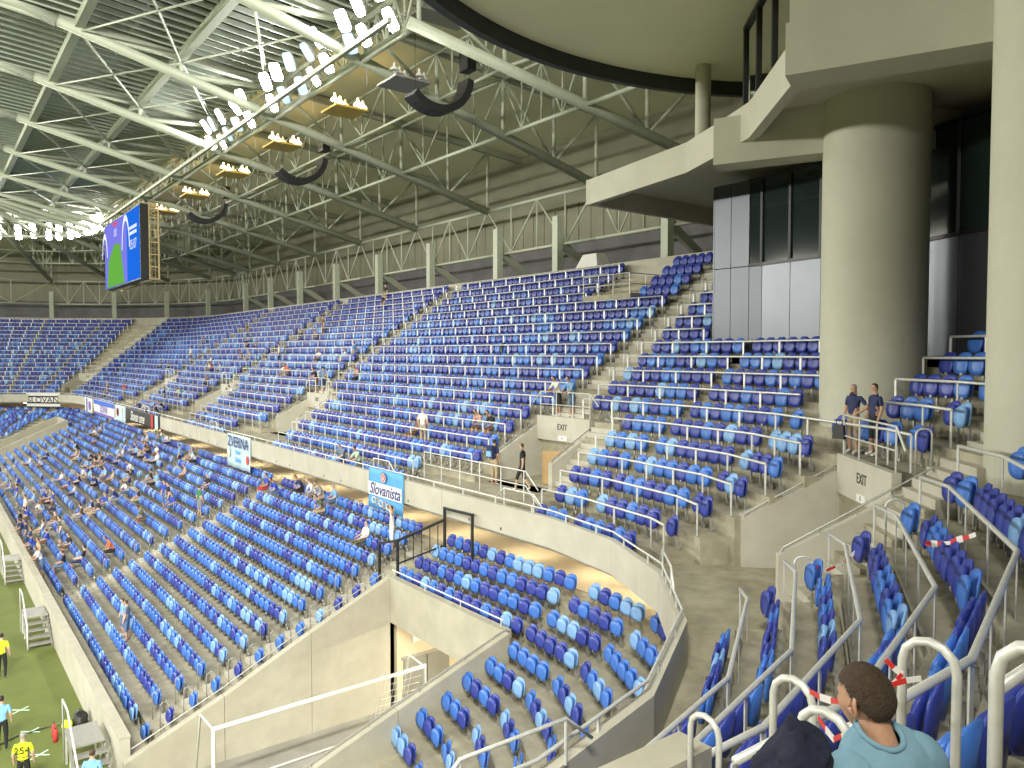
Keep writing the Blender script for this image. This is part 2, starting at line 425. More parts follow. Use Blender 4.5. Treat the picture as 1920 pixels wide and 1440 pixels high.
MB().box((1.42, 3.02, .78), (.03, .02, 1.52)).build('leaf_joint', M['black'], dr)
MB().box((1.42, 3.05, 1.60), (2.0, .07, .08)).build('door_frame', M['dkconc'], tun)
MB().box((1.0, 3.03, 2.2), (.3, .08, .22)).build('junction_box', M['white'], tun)
MB().tube([(1.0, 3.04, 2.3), (1.0, 3.04, 3.2)], .02, 6).build('conduit', M['white'], tun)
MB().quad((-8.3, -3.3, .01), (3.3, -3.3, .01), (3.3, 3.3, .01), (-8.3, 3.3, .01)).build('floor', M['dkconc'], tun)
lamp = thing('tunnel_lamp', 'warm lamp on the ceiling inside the corner tunnel', 'lamp', (14.3, 19.7, 3.2))
MB().box((0, 0, .03), (.3, 1.6, .06)).build('housing', M['white'], lamp)
MB().box((0, 0, -.02), (.2, 1.5, .04)).build('tube', M['tunlight'], lamp)
ds = thing('tunnel_handrail', 'thin steel rail on top of the tunnel head wall', 'rail', (12.53, 16.6, Z(7.52)))
MB().tube([(0, 0, .22), (0, 6.2, .22)], .022, 6).build('tube', M['steel'], ds)
for yy in (.1, 2.1, 4.1, 6.1): MB().tube([(0, yy, 0), (0, yy, .22)], .016, 6).build('post', M['steel'], ds)
for (pts, lab) in ((lw_, 'thin steel rail along the top of the long tunnel wall below the straight seats'), (rw_, 'dark steel rail along the tunnel wall below the curved corner seats')):
    t = thing('wall_rail', lab, 'rail', (*pts[0][0], pts[0][1]))
    b = Vector((*pts[0][0], pts[0][1])); q = [Vector((*p, z + .10)) - b for p, z in pts]
    sgn = .12 if pts is lw_ else -.12
    q = [v + Vector((0, sgn, 0)) for v in q]
    MB().tube(q, .02, 6).build('tube', M['dksteel'], t)
    for i in range(6):
        f = i / 5 * (len(q) - 1); a = min(int(f), len(q) - 2); v = q[a].lerp(q[a + 1], f - a)
        MB().tube([v - Vector((0, 0, .14)), v], .014, 5).build('post', M['dksteel'], t)
# far tunnel
tf = thing('far_tunnel', 'distant concrete tunnel wall cutting the lower tier near the far corner', 'tunnel', (12.4, YM - 19.7, 0))
for yy, tt in ((TUN1, -1), (TUN0, 1)):
    mb = MB(); wall_poly(mb, (4.2 - 12.4, 19.7 - yy), (0, 19.7 - yy), .25, 0, (Z(10.8), Z(7.1)), tt); mb.build('side_wall', M['concrete'], tf)
MB().box((.13, 0, (Z(7.2) + Z(9.0)) / 2), (.26, 6.6, 1.8)).build('lintel', M['concrete'], tf)
MB().box((3.4, 0, 1.75), (.2, 6.7, 3.5)).build('rear_wall', M['warmwall'], tf)

# ------------------------------------------------------------------ exits through the upper tier
def text_obj(s, size, parent, loc, rot, m, extr=.004, name='lettering', align='CENTER', sx=1, shear=0, bold=0):
    c = bpy.data.curves.new(name, 'FONT'); c.body = s; c.size = size; c.extrude = extr; c.align_x = align; c.align_y = 'CENTER'; c.shear = shear; c.offset = bold
    o = bpy.data.objects.new(name, c); col.objects.link(o)
    me = bpy.data.meshes.new_from_object(o.evaluated_get(bpy.context.evaluated_depsgraph_get())); bpy.data.objects.remove(o); bpy.data.curves.remove(c)
    me.materials.clear(); me.materials.append(m)
    o = bpy.data.objects.new(name, me); o.location = loc; o.rotation_euler = rot; o.scale = (sx, 1, 1)
    return link(o, parent)
def exit_portal(origin, rz, label, width=3.2, depth=2.35, k_floor=1.5, near=False, klow=3.4):
    # local frame: x outwards, y along the row; origin on the face line at the portal's middle, z = top of the face
    ztop = zu(6) + .06
    t = thing('exit_portal', label, 'exit', (origin[0], origin[1], 0), rz)
    zf = zu(k_floor) - .02; h = width / 2
    for sgn in (-1, 1):
        tk = .62 if near and sgn > 0 else .2
        p = [(-depth, sgn * h), (.9, sgn * h), (.9, sgn * (h + .2)), (-depth, sgn * (h + tk))]
        if sgn > 0: pass
        else: p = [p[3], p[2], p[1], p[0]]
        zt = [zu(klow), ztop, ztop, zu(klow)] if sgn > 0 else [zu(klow), ztop, ztop, zu(klow)]
        w = MB().hexa([(x, y, zf - .5) for x, y in p] + [(x, y, z) for (x, y), z in zip(p, zt)]).build('side_wall', M['panel'], t)
        yy = sgn * (h + .1); rail = MB()
        rail.tube([(-depth + .05, yy, zu(klow) + .01), (-depth + .12, yy, zu(klow) + .15), (.75, yy, ztop + .13), (.85, yy, ztop)], .026, 6)
        for f in (.25, .5, .75): 
            x = lerp(-depth + .12, .75, f); zz = lerp(zu(klow) + .15, ztop + .13, f); rail.tube([(x, yy, zz), (x, yy, zz - .16)], .014, 5)
        rail.build('handrail', M['dksteel'], w)
    hd = ztop - .95
    fa = MB().box((.1, 0, (hd + ztop) / 2), (.2, width - .01, ztop - hd)).build('head_wall', M['panel'], t)
    MB().box((.9, width * .28, (zf + hd) / 2), (.2, width * .43, hd - zf)).build('return_wall', M['concrete'], t)
    MB().box((2.6, 0, zf - .03), (10.2, width - .02, .06)).build('floor', M['terrace'], t)
    MB().box((3.4, 0, (zf + hd) / 2), (.1, width - .02, hd - zf)).build('passage_shade', M['black'], t)  # black sheet standing in for the shade inside the passage
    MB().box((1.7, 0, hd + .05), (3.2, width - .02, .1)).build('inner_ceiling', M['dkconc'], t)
    text_obj('EXIT', .34 if near else .33, fa, (-.006, 0, ztop - .40), (R(90), 0, R(-90)), M['text'], sx=.85)
    sg = MB().box((-.02, -.05, hd + .13), (.04, .5, .18)).build('exit_lamp', M['white'], t)
    text_obj('E', .14, sg, (-.043, -.05, hd + .13), (R(90), 0, R(-90)), M['text'])
    # guard rail above the face
    gr = MB()
    for yy in np.linspace(-h + .1, h - .1, 4): gr.tube([(.12, yy, ztop), (.12, yy, ztop + .92)], .02, 6)
    gr.tube([(.12, -h - .35, ztop + .5), (.12, -h + .1, ztop + .95), (.12, h - .1, ztop + .95), (.12, h + .35, ztop + .5)], .024, 6)
    gr.tube([(.12, -h + .1, ztop + .45), (.12, h - .1, ztop + .45)], .018, 6)
    gr.build('guard_rail', M['steel'], t)
    return t
EXLAB = ['exit portal beside the silver clad box, with two men leaning above it', 'exit portal under the second stair, a man in blue standing beside it',
         'exit portal above the black banner, third along the straight stand', 'small far exit portal next to the far corner of the upper tier']
for y, lab in zip(YV, EXLAB):
    ld_ = MB().box((0, 0, -.4), (2.2, 7.0, .8)).build('exit_landing', M['terrace'], None, loc=(16.80, y + .42, zu(1.6) - .02)); tag(ld_, kind='structure')
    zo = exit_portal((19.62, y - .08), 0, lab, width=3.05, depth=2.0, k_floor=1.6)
pv = U.pt(3, 3.75, 4.62)
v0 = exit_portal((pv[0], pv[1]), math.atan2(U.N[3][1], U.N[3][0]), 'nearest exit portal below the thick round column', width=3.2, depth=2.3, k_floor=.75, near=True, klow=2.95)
lp = [U.pt(3, a_, d_) for a_, d_ in ((.56, .2), (5.9, .2), (5.6, 2.6), (.56, 2.6))]
ld_ = MB().prism([tuple(q) for q in lp], Z(6.0) + .08, Z(5.33)).build('exit_landing', M['terrace']); tag(ld_, kind='structure')
_m2 = U.N[8] + U.N[9]; _m2 /= np.linalg.norm(_m2); pf = U.P[9] + _m2 * 4.7
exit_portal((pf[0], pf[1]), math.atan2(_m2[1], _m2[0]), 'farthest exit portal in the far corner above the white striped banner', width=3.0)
# plywood hoarding in the second exit, next to the two walkers
pl = MB().box((0, 0, .62), (.04, 1.0, 1.24)).build('plywood_sheet', M['wood'], None, loc=(18.7, 21.55, zu(1.6)))
pl.rotation_euler = (0, 0, R(38)); tag(pl, 'plywood board leaning inside the exit beside the man in black', 'board')
# ------------------------------------------------------------------ which parts of each row carry seats
def blocks_upper(k):
    s = S0; o = 17.2; out = []
    low = k <= 5
    if k <= 10:
        out.append(('near', (0, 34.35), (3, .40 if low else .70)))
        if low: st_ = (4, 2.05 - (.9 + .8 * k - 2.9) * .325)
        elif k == 6: st_ = (3, 2.65)
        else: out.append(('bycolumn', (3, 2.65), (4, 1.0))); st_ = (4, 3.9)
        out.append(('corner', st_, (s, (19.0 if low else 21.35) - o)))
    else:
        out.append(('corner', (s, 1.7), (s, 21.35 - o)))
    names = ['middle', 'second', 'third', 'fourth']
    for i, y in enumerate(YV):
        hi = (y + (4.9 if k <= 1 else 1.85)) if low else y + .8
        nxt = (YV[i + 1] - (3.3 if low else .85)) if i < 3 else None
        if nxt is not None: out.append((names[i], (s, hi - o), (s, nxt - o)))
        else: out.append(('fourth', (s, hi - o), (8, U.L[8] - (1.2 if low else .6))))
    out.append(('farend', (9, 1.2 if low else .7), (12, 9.0)))
    return out
AISL = [39.6, 54.6, 69.6, 84.6]                   # stairs in the lower tier
def blocks_lower(j):
    s = S0; o = 15.9; out = []
    e = YM - TUN1
    if j <= 9: out.append(('lower_corner', (3, .1) if j < 7 else (4, .2), (s, .15)))
    if j < 4: out.append(('lower_head', (s, .25), (s, 23.1 - o)))
    else: out.append(('lower_single', (s, 23.3 - o), (s, 23.85 - o)))
    ed = [24.75] + [v for a in AISL for v in (a - .65, a + .65)] + [e - 1.8]
    nm = ['lower_one', 'lower_two', 'lower_three', 'lower_four', 'lower_five']
    for i in range(5): out.append((nm[i], (s, ed[2 * i] - o), (s, ed[2 * i + 1] - o)))
    if j < 4: out.append(('lower_far', (s, e - .6 - o), (9, .5)))
    out.append(('lower_end', (9, .6 if j < 10 else 1.2), (12, 12.0))) if j < 13 else None
    return out
COLS = [(20.6, 10.6), (16.6, 4.85)]               # the two big round columns
def place(P, b, e, d, pitch=.482):
    res = []
    for seg in range(b[0], e[0] + 1):
        lo, hi = P.arange(seg, d)
        a0 = b[1] if seg == b[0] else lo + .08; a1 = e[1] if seg == e[0] else hi - .08
        if seg != b[0]: a0 = max(a0, lo + .08)
        else: a0 = max(a0, lo)
        a1 = min(a1, hi if seg == e[0] else a1)
        n = int((a1 - a0 + .02) / pitch)
        if n < 1: continue
        pad = (a1 - a0 - n * pitch) / 2
        for i in range(n):
            p = P.pt(seg, a0 + pad + (i + .5) * pitch, d); f = -P.N[seg]
            res.append((p[0], p[1], math.atan2(-f[0], f[1]), seg, a0 + pad + (i + .5) * pitch))
    return res
seats = []                                        # x, y, z, rz, colour, tier, block, row, index in row
rs = random.Random(3)
def pick(tier, row):
    u = rs.random()
    if tier == 'U':
        if row >= 17: return 0
        if row >= 14: return 0 if u < .82 else (1 if u < .99 else 2)
        return 0 if u < .55 else (1 if u < .925 else 2)
    f = row / 15.0
    return 0 if u < .40 - .16 * f else (1 if u < .86 - .03 * f else 2)
for k in range(NU):
    for name, b, e in blocks_upper(k):
        for i, (x, y, rz, seg, a) in enumerate(place(U, b, e, du(k))):
            if any((x - cx) ** 2 + (y - cy) ** 2 < 1.75 ** 2 for cx, cy in COLS): continue
            if 15 <= k and 25.4 < y < 28.9 and x > 25: continue
            if (x + .1) ** 2 + y ** 2 < 1.9 or (x > -2.5 and x < 1.6 and y < 1.3 and y > -9): continue
            seats.append((x, y, zu(k), rz, pick('U', k), 'U', name, k, i))
for j in range(NLW):
    for name, b, e in blocks_lower(j):
        for i, (x, y, rz, seg, a) in enumerate(place(Lw, b, e, dl(j), .485)):
            seats.append((x, y, zl(j), rz, pick('L', j), 'L', name, j, i))
# ------------------------------------------------------------------ seat shapes: tip-up pan folded against a shell back
def shell(mb, w, h, zc, yf, th, lean, bul, n, mi=0, ex=2.8):
    pf, pb = [], []
    for i in range(n):
        t = 2 * math.pi * i / n; c, s_ = math.cos(t), math.sin(t)
        x = math.copysign(abs(c) ** (2 / ex), c) * w / 2; z = math.copysign(abs(s_) ** (2 / ex), s_) * h / 2
        x *= 1 - .10 * max(0, -z / (h / 2)) ** 2
        cur = .10 * (x / .22) ** 2 * .5
        pf.append((x, yf + z * lean + cur, zc + z)); pb.append((x * .96, yf - th + z * lean + cur * .9, zc + z * .97))
    cf = (0, yf - bul, zc); cb = (0, yf - th - bul, zc)
    # inner ring keeps the dish
    inn = [(x * .55, yf - bul * .7 + (z - zc) * .55 * lean, zc + (z - zc) * .55) for x, y_, z in pf]
    vs = pf + pb + inn + [cf, cb]; fs = []
    for i in range(n):
        k = (i + 1) % n
        fs += [(i, k, n + k, n + i), (k, i, 2 * n + i, 2 * n + k), (2 * n + k, 2 * n + i, 3 * n), (n + i, n + k, 3 * n + 1)]
    mb.add(vs, fs, mi)
def seat_parts(n):
    a = MB(); shell(a, .435, .46, .60, -.02, .025, -.10, .012, n)
    b = MB(); shell(b, .415, .41, .545, .080, .045, -.13, -.020, n)
    c = MB(); c.box((0, .03, .36), (.06, .16, .05)); c.box((0, -.08, .22), (.05, .05, .30)); c.box((0, -.1, .09), (.12, .05, .16))
    return a, b, c
hi = seat_parts(18)
SM = ['seat_dark', 'seat_mid', 'seat_light']; SCN = ['dark blue', 'bright blue', 'pale blue']
ME_SEAT = []
for i in range(3):
    ME_SEAT.append((hi[0].mesh('backrest', M[SM[i]], True), hi[1].mesh('seat_pan', M[SM[i]], True)))
ME_BR = hi[2].mesh('bracket', M['dksteel'])
# the 300 seats that show largest become objects of their own
fw = Vector((math.sin(R(37.7)), math.cos(R(37.7)), 0)); rt = Vector((math.cos(R(37.7)), -math.sin(R(37.7)), 0))
def in_view(x, y, z, m=1.03):
    d = x * fw.x + y * fw.y
    if d < 1.2: return None
    u = (x * rt.x + y * rt.y) / d; v = (EYE - z) / d
    if abs(u) > .6657 * m or v > .5388 * m or v < -.46: return None
    return d
order = []
for idx, s in enumerate(seats):
    d = in_view(s[0], s[1], s[2] + .5)
    if d is None: continue
    hidden = (s[5] == 'L' and s[6] == 'lower_corner' and (s[1] < 8.0 + .1 * s[0] or s[3] < -1.2 and False))
    if s[5] == 'L':                                # is the sight line cut by the parapet in front of the camera
        t = (4.72 / (EYE - s[2] - .6)); px, py = s[0] * t, s[1] * t
        dmax = max(float(U.N[i] @ (np.array([px, py]) - U.P[i])) for i in range(7))
        if dmax > .0 and s[6] == 'lower_corner': continue
    order.append((d, idx))
order.sort()
single = {i for _, i in order[:300]}
BN = {'near': 'near row block beside the camera', 'corner': 'block between the nearest exit and the first stair', 'middle': 'big block right of the second stair',
      'bycolumn': 'few seats between the round columns', 'lower_corner': 'curved lower corner block', 'lower_head': 'lower rows behind the tunnel head wall', 'lower_one': 'lower block left of the tunnel', 'lower_single': 'single seats on top of the tunnel wall'}
for idx in sorted(single):
    x, y, z, rz, c, tier, name, row, i = seats[idx]
    rown = ordn(row + 1) + ' row up' if tier == 'U' else ordn(row + 1) + ' row from the back'
    lab = '%s folding seat, %s along in the %s, %s' % (SCN[c], ordn(i + 1), rown, BN.get(name, name + ' block'))
    w = lab.split()
    if len(w) > 16: lab = ' '.join(w[:16])
    t = thing('stadium_seat', lab, 'seat', (x, y, z), rz, 'folding seats of the stands')
    t.scale = (1.06, .94, .92) if tier == 'L' else (1.09, 1.08, 1.14)
    ld = rs.uniform(-.012, .012)
    mobj('backrest', ME_SEAT[c][0], t); p = mobj('seat_pan', ME_SEAT[c][1], t); p.location = (0, ld, 0); p.rotation_euler = (rs.uniform(-.05, .02), 0, 0)
    mobj('bracket', ME_BR, t)
# all the others as one mass
lo = seat_parts(10)
vv, ff, mm = [], [], []
base = 0; LV = []
for part, mi in ((lo[0], 0), (lo[1], 0), (lo[2], 3)):
    LV.append((np.array(part.v), part.f, mi))
V0 = np.concatenate([a[0] for a in LV]); F0 = []; MI0 = []; b_ = 0
for v, f, mi in LV:
    for q in f: F0.append(tuple(i + b_ for i in q)); MI0.append(mi)
    b_ += len(v)
nv = len(V0); allv = []; faces = []; mats_i = []
cnt = 0
for idx, (x, y, z, rz, c, tier, name, row, i) in enumerate(seats):
    if idx in single: continue
    co, si = math.cos(rz), math.sin(rz)
    sx_, sz_ = (1.06, .92) if tier == 'L' else (1.09, 1.14)
    W = np.empty_like(V0); W[:, 0] = x + V0[:, 0] * sx_ * co - V0[:, 1] * sz_ * si; W[:, 1] = y + V0[:, 0] * sx_ * si + V0[:, 1] * sz_ * co; W[:, 2] = z + V0[:, 2] * sz_
    allv.append(W); o = cnt * nv
    faces.extend([tuple(q + o for q in f) for f in F0]); mats_i.extend([c if m == 0 else 3 for m in MI0]); cnt += 1
me = bpy.data.meshes.new('distant_seats'); me.from_pydata(np.concatenate(allv).tolist(), [], faces)
for n_ in SM + ['dksteel']: me.materials.append(M[n_])
me.polygons.foreach_set('material_index', mats_i); me.polygons.foreach_set('use_smooth', [True] * len(me.polygons)); me.update()
ds_ = link(bpy.data.objects.new('distant_seats', me)); tag(ds_, 'rows of blue folding seats filling the rest of both tiers', 'seats', kind='stuff')

# ------------------------------------------------------------------ rails in front of every upper row
BL = {'near': 'beside the camera', 'corner': 'between nearest exit and first stair', 'middle': 'right of the second stair', 'second': 'between second and third stairs',
      'third': 'between third and fourth stairs', 'fourth': 'by the far corner', 'farend': 'in the far end stand', 'bycolumn': 'between the two round columns'}
def row_rail(P, k, name, b, e):
    d = .35 + .8 * k + .06; z = zu(k); h = .80
    pts = [Vector((p[0], p[1], z + h)) for p in P.poly(b, e, d)]
    org = pts[0] - Vector((0, 0, h))
    t = thing('row_rail', 'galvanised rail before the %s seat row, %s' % (ordn(k + 1), BL[name]), 'rail', org, 0, 'row rails of the upper tier')
    near = name in ('near', 'corner', 'middle', 'second', 'bycolumn')
    loc = [p - org for p in pts]
    a = loc[0]; bb = loc[-1]
    line = list(loc)
    MB().tube(line, .033, 8 if near else 5).build('handrail', M['steel'], t, smooth=near)
    # posts: flat bars every three seats
    bars = MB(); first = True
    for i in range(len(loc) - 1):
        sg = loc[i + 1] - loc[i]; L = sg.length
        if L < .25: continue
        n = max(1, round(L / 1.45)); q0 = 0 if i == 0 else 1
        rz = math.atan2(sg.y, sg.x)
        for j in range(q0, n + 1):
            p = loc[i] + sg * (j / n)
            if near:
                if first: me_ = POST_ME
                o = mobj('post', POST_ME, t, (p.x, p.y, 0), rz)
            else: bars.box((p.x, p.y, h / 2 - .04), (.07, .02, h), rz)
    if not near: bars.build('posts', M['steel'], t)['kind'] = 'stuff'
POST_ME = MB().box((0, 0, .36), (.075, .016, .86)).mesh('post', M['steel'])
for k in range(1, NU):
    for name, b, e in blocks_upper(k):
        if name == 'near':
            row_rail(U, k, name, b, e) if k <= 7 else None
        elif k >= 15 and name == 'middle':
            row_rail(U, k, name, (b[0], 28.9 - 17.2), e)
        else: row_rail(U, k, name, b, e)
# rail on top of the parapet
pr = thing('parapet_rail', 'white painted rail on short posts along the top of the parapet', 'rail', (14.7, 17.2, Z(4.86)))
pl_ = [Vector((p[0] - 14.7, p[1] - 17.2, .20)) for p in U.poly((0, 25.0), (12, 8.0), .09)]
MB().tube(pl_, .026, 8).build('handrail', M['steel'], pr, smooth=True)
PM = MB().box((0, 0, .09), (.05, .03, .2)).mesh('post', M['steel'])
for i in range(len(pl_) - 1):
    sg = pl_[i + 1] - pl_[i]; n = max(1, round(sg.length / 1.9))
    for j in range(n): 
        p = pl_[i] + sg * ((j + .5) / n); mobj('post', PM, pr, (p.x, p.y, 0), math.atan2(sg.y, sg.x))
# raised guard frames on the parapet at the foot of each stair
def guard(seg, a, w, lab):
    p = U.pt(seg, a, .09); dd = U.D[seg]
    t = thing('guard_frame', lab, 'rail', (p[0], p[1], Z(4.66)), math.atan2(dd[1], dd[0]), 'raised guard frames on the parapet')
    MB().tube([(-w / 2 - .42, 0, 0), (-w / 2, 0, .36), (w / 2, 0, .36), (w / 2 + .42, 0, 0)], .024, 8).build('tube', M['steel'], t, smooth=True)
    for x in (-w / 2, w / 2): MB().tube([(x, 0, -.2), (x, 0, .36)], .02, 6).build('post', M['steel'], t)
guard(S0, 10.6, 1.3, 'raised guard frame on the parapet behind the flag with a crest'); guard(S0, 1.6, 1.5, 'raised guard frame on the parapet below the first stair')
guard(S0, 33, 1.3, 'raised guard frame on the parapet beside the pale lettered banner'); guard(S0, 51, 1.3, 'raised guard frame on the parapet above the black banner')
guard(3, 2.2, 1.4, 'raised guard frame on the curved parapet below the nearest exit')
guard(0, 35.2, 1.5, 'dark raised guard frame on the near parapet at the bottom edge')

# ------------------------------------------------------------------ stairs: extra blocks between the rows
STEP_ME = {}
def stair(tier, seg, ylo, yhi, ks, label, half=False):
    w = yhi - ylo; P = U if tier == 'U' else Lw
    t = None
    for k in ks:
        if tier == 'U':
            rise = .535 / 3; dd = .8 / 3; z0 = zu(k); dfr = .35 + .8 * (k + 1)
            sub = [(dfr - 2 * dd, dd * 2, rise), (dfr - dd, dd, 2 * rise)]
            sub = [(dfr - 2 * dd, dd, rise), (dfr - dd, dd, 2 * rise)]
        else:
            rise = .14; dd = .33; z0 = zl(k); dfr = dl(k) + .215
            sub = [(dfr - dd, dd, rise)]
        for dstart, dep, h in sub:
            p = P.pt(seg, (ylo + yhi) / 2, dstart + dep / 2 - .004)
            if t is None: t = thing('stair', label, 'stair', (p[0], p[1], z0), math.atan2(P.D[seg][1], P.D[seg][0]), 'stairs of the stands')
            key = (round(w, 2), dep, h)
            if key not in STEP_ME: STEP_ME[key] = MB().box((0, 0, h / 2 - .01), (w, dep, h + .02)).mesh('step', M['panel'])
            o = mobj('step', STEP_ME[key], t)
            dx = Vector((p[0], p[1], 0)) - Vector((t.location.x, t.location.y, 0)); c_, s_ = math.cos(-t.rotation_euler.z), math.sin(-t.rotation_euler.z)
            o.location = (dx.x * c_ - dx.y * s_, dx.x * s_ + dx.y * c_, z0 - t.location.z)
def flight(seg, ylo, yhi, d0_, d1_, z0, z1, n, label):
    p0 = U.pt(seg, (ylo + yhi) / 2, d0_); t = thing('stair', label, 'stair', (p0[0], p0[1], z0), math.atan2(U.N[seg][1], U.N[seg][0]), 'stairs of the stands')
    dd = (d1_ - d0_) / n
    for i in range(n):
        h = (z1 - z0) * (i + 1) / n; lo = max(-.3, h - .75)
        MB().box((dd * (i + .5), 0, (h + lo) / 2), (dd - .004, yhi - ylo, h - lo)).build('step', M['panel'] if i % 3 else M['terrace'], t)
names = ['first stair beside the silver box', 'second stair left of the big block', 'third stair of the straight stand', 'fourth stair of the straight stand']
for y, nm in zip(YV, names):
    stair('U', S0, y - .78 - 17.2, y + .76 - 17.2, range(6, 18), 'concrete steps of the upper ' + nm)
    flight(S0, y - 3.1 - 17.2, y - 1.82 - 17.2, 2.9, 5.14, zu(1.6), zu(6), 13, 'short flight past the exit below the ' + nm)
flight(3, .57, 2.0, 2.3, 5.14, Z(5.33), zu(6), 15, 'short concrete flight right of the nearest exit')
stair('U', 3, .95, 2.4, range(6, 10), 'concrete flight climbing right of the thick round column')
stair('U', 0, 32.7, 34.2, range(0, 8), 'concrete steps beside the man in the light blue shirt')
stair('U', 8, U.L[8] - .5, U.L[8] + 1.6, range(7, 18), 'pale concrete stair above the farthest exit')
for y, nm in zip([24.3] + AISL, ['beside the tunnel wall', 'below the pale lettered banner', 'below the black banner', 'below the blue and white flags', 'nearest the far tunnel']):
    stair('L', S0, y - .44 - 15.9, y + .44 - 15.9, range(0 if y > 25 else 1, 15), 'lower tier concrete steps ' + nm)
# ------------------------------------------------------------------ hoop handrails at the stairs
def hoop_mesh(w, h, r, n=8):
    pts = [(0, -w / 2, 0), (0, -w / 2, h - .12)]
    for i in range(1, 6): t = math.pi - math.pi * i / 6; pts.append((0, math.cos(t) * w / 2, h - .12 + math.sin(t) * .12))
    pts += [(0, w / 2, h - .12), (0, w / 2, 0)]
    return MB().tube(pts, r, n).mesh('hoop', M['steel'], True)
HOOP = hoop_mesh(.32, .95, .021); HOOPL = hoop_mesh(.28, .85, .0135); HOOPL.materials[0] = M['dksteel']
HOOPN = hoop_mesh(.25, 1.08, .022, 12)
def hoop(x, y, z, rz, lab, me=None):
    t = mobj('hoop_rail', me or HOOP, None, (x, y, z), rz); tag(t, lab, 'handrail', 'hoop handrails of the stairs')
for y, nm in zip(YV, ['first', 'second', 'third', 'fourth']):
    for k in range(8, 18):
        hoop(14.7 + .35 + .8 * k + .1, y - .86, zu(k), R(-90), 'steel hoop handrail at the %s row of the %s upper stair' % (ordn(k + 1), nm))
for n_, y in enumerate([24.3] + AISL):
    for j in range(1, 15):
        hoop(Lw.pt(S0, y - 15.9, dl(j) - .1)[0], y + (.52 if n_ == 0 else .55), zl(j), R(-90), 'thin steel hoop at the %s lower row, %s stair from the tunnel' % (ordn(16 - j), ordn(n_ + 1)), HOOPL)
        if n_ == 0 and j >= 4: hoop(Lw.pt(S0, y - 15.9, dl(j) - .1)[0], y - .42, zl(j), R(-90), 'thin steel hoop by the tunnel wall at the %s lower row' % ordn(16 - j), HOOPL)
for i, (x, y, z, lab) in enumerate([(4.38, 3.42, Z(2.58), 'nearest steel hoop above the pale concrete block'), (3.9, 2.43, Z(1.85), 'tall steel hoop left of the jacket, farther one of the pair'),
        (3.20, 1.83, Z(1.61), 'steel hoop just left of the seated man, nearer one of the pair'), (3.78, 1.64, Z(1.37), 'thick steel hoop right behind the seated man\'s head'),
        (2.70, .84, Z(.90), 'thickest steel hoop at the right edge beside the sloping rail')]):
    hoop(x, y, z - 1.08, R(0), lab, HOOPN)

for k_ in (2, 4):
    p_ = U.pt(3, .22, .35 + .8 * k_ + .35); hoop(p_[0], p_[1], zu(k_), math.atan2(U.N[3][1], U.N[3][0]) - R(90), 'steel hoop at the %s row of the flight right of the nearest exit' % ordn(k_ + 1), HOOP)
for k_ in (6, 8):
    p_ = U.pt(3, 2.5, .35 + .8 * k_ + .25); hoop(p_[0], p_[1], zu(k_), math.atan2(U.N[3][1], U.N[3][0]) - R(90), 'steel hoop at the %s row of the flight beside the round columns' % ordn(k_ + 1), HOOP)
# ------------------------------------------------------------------ roof: heights above the camera at offset from the straight parapet line
def hb(X): return 14.1 - .2456 * (X - 17.5)        # lower chord
def ht(X): return 16.1 - .09 * (X - 17.5)          # upper chord
class Frame:
    def __init__(s, o, v): s.o = np.array(o, float); s.v = np.array(v, float)
    def at(s, X, h): p = s.o + s.v * (X - 14.7); return Vector((p[0], p[1], EYE + h))
frames = [Frame((14.7, 18.5), (1, -.30)), Frame((14.7, 29.7), (1, -.176)), Frame((14.7, 34.3), (1, 0))]
for yy in (45.6, 55.6, 65.8, 76.2, 86.4, 96.0): frames.append(Frame((14.7, yy), (1, 0)))
for i in (7, 8, 9, 10, 11):
    m = U.N[i - 1] + U.N[i]; m /= np.linalg.norm(m); frames.append(Frame(U.P[i], m / (m @ U.N[i])))
for xx in (-4, -14, -24): frames.append(Frame((xx, YM - 6.75), (0, 1)))
XS = [3.0, 7.2, 12.0, 17.5, 21.6, 25.9, 29.6, 33.0]
FN = ['over the hidden near corner', 'reaching the dark curved ceiling band', 'nearest the curved ceiling band', 'with the second speaker array', 'fourth from the near corner', 'above the video screen', 'just past the video screen', 'seventh along the roof', 'eighth along the roof'] + ['in the far corner roof'] * 8
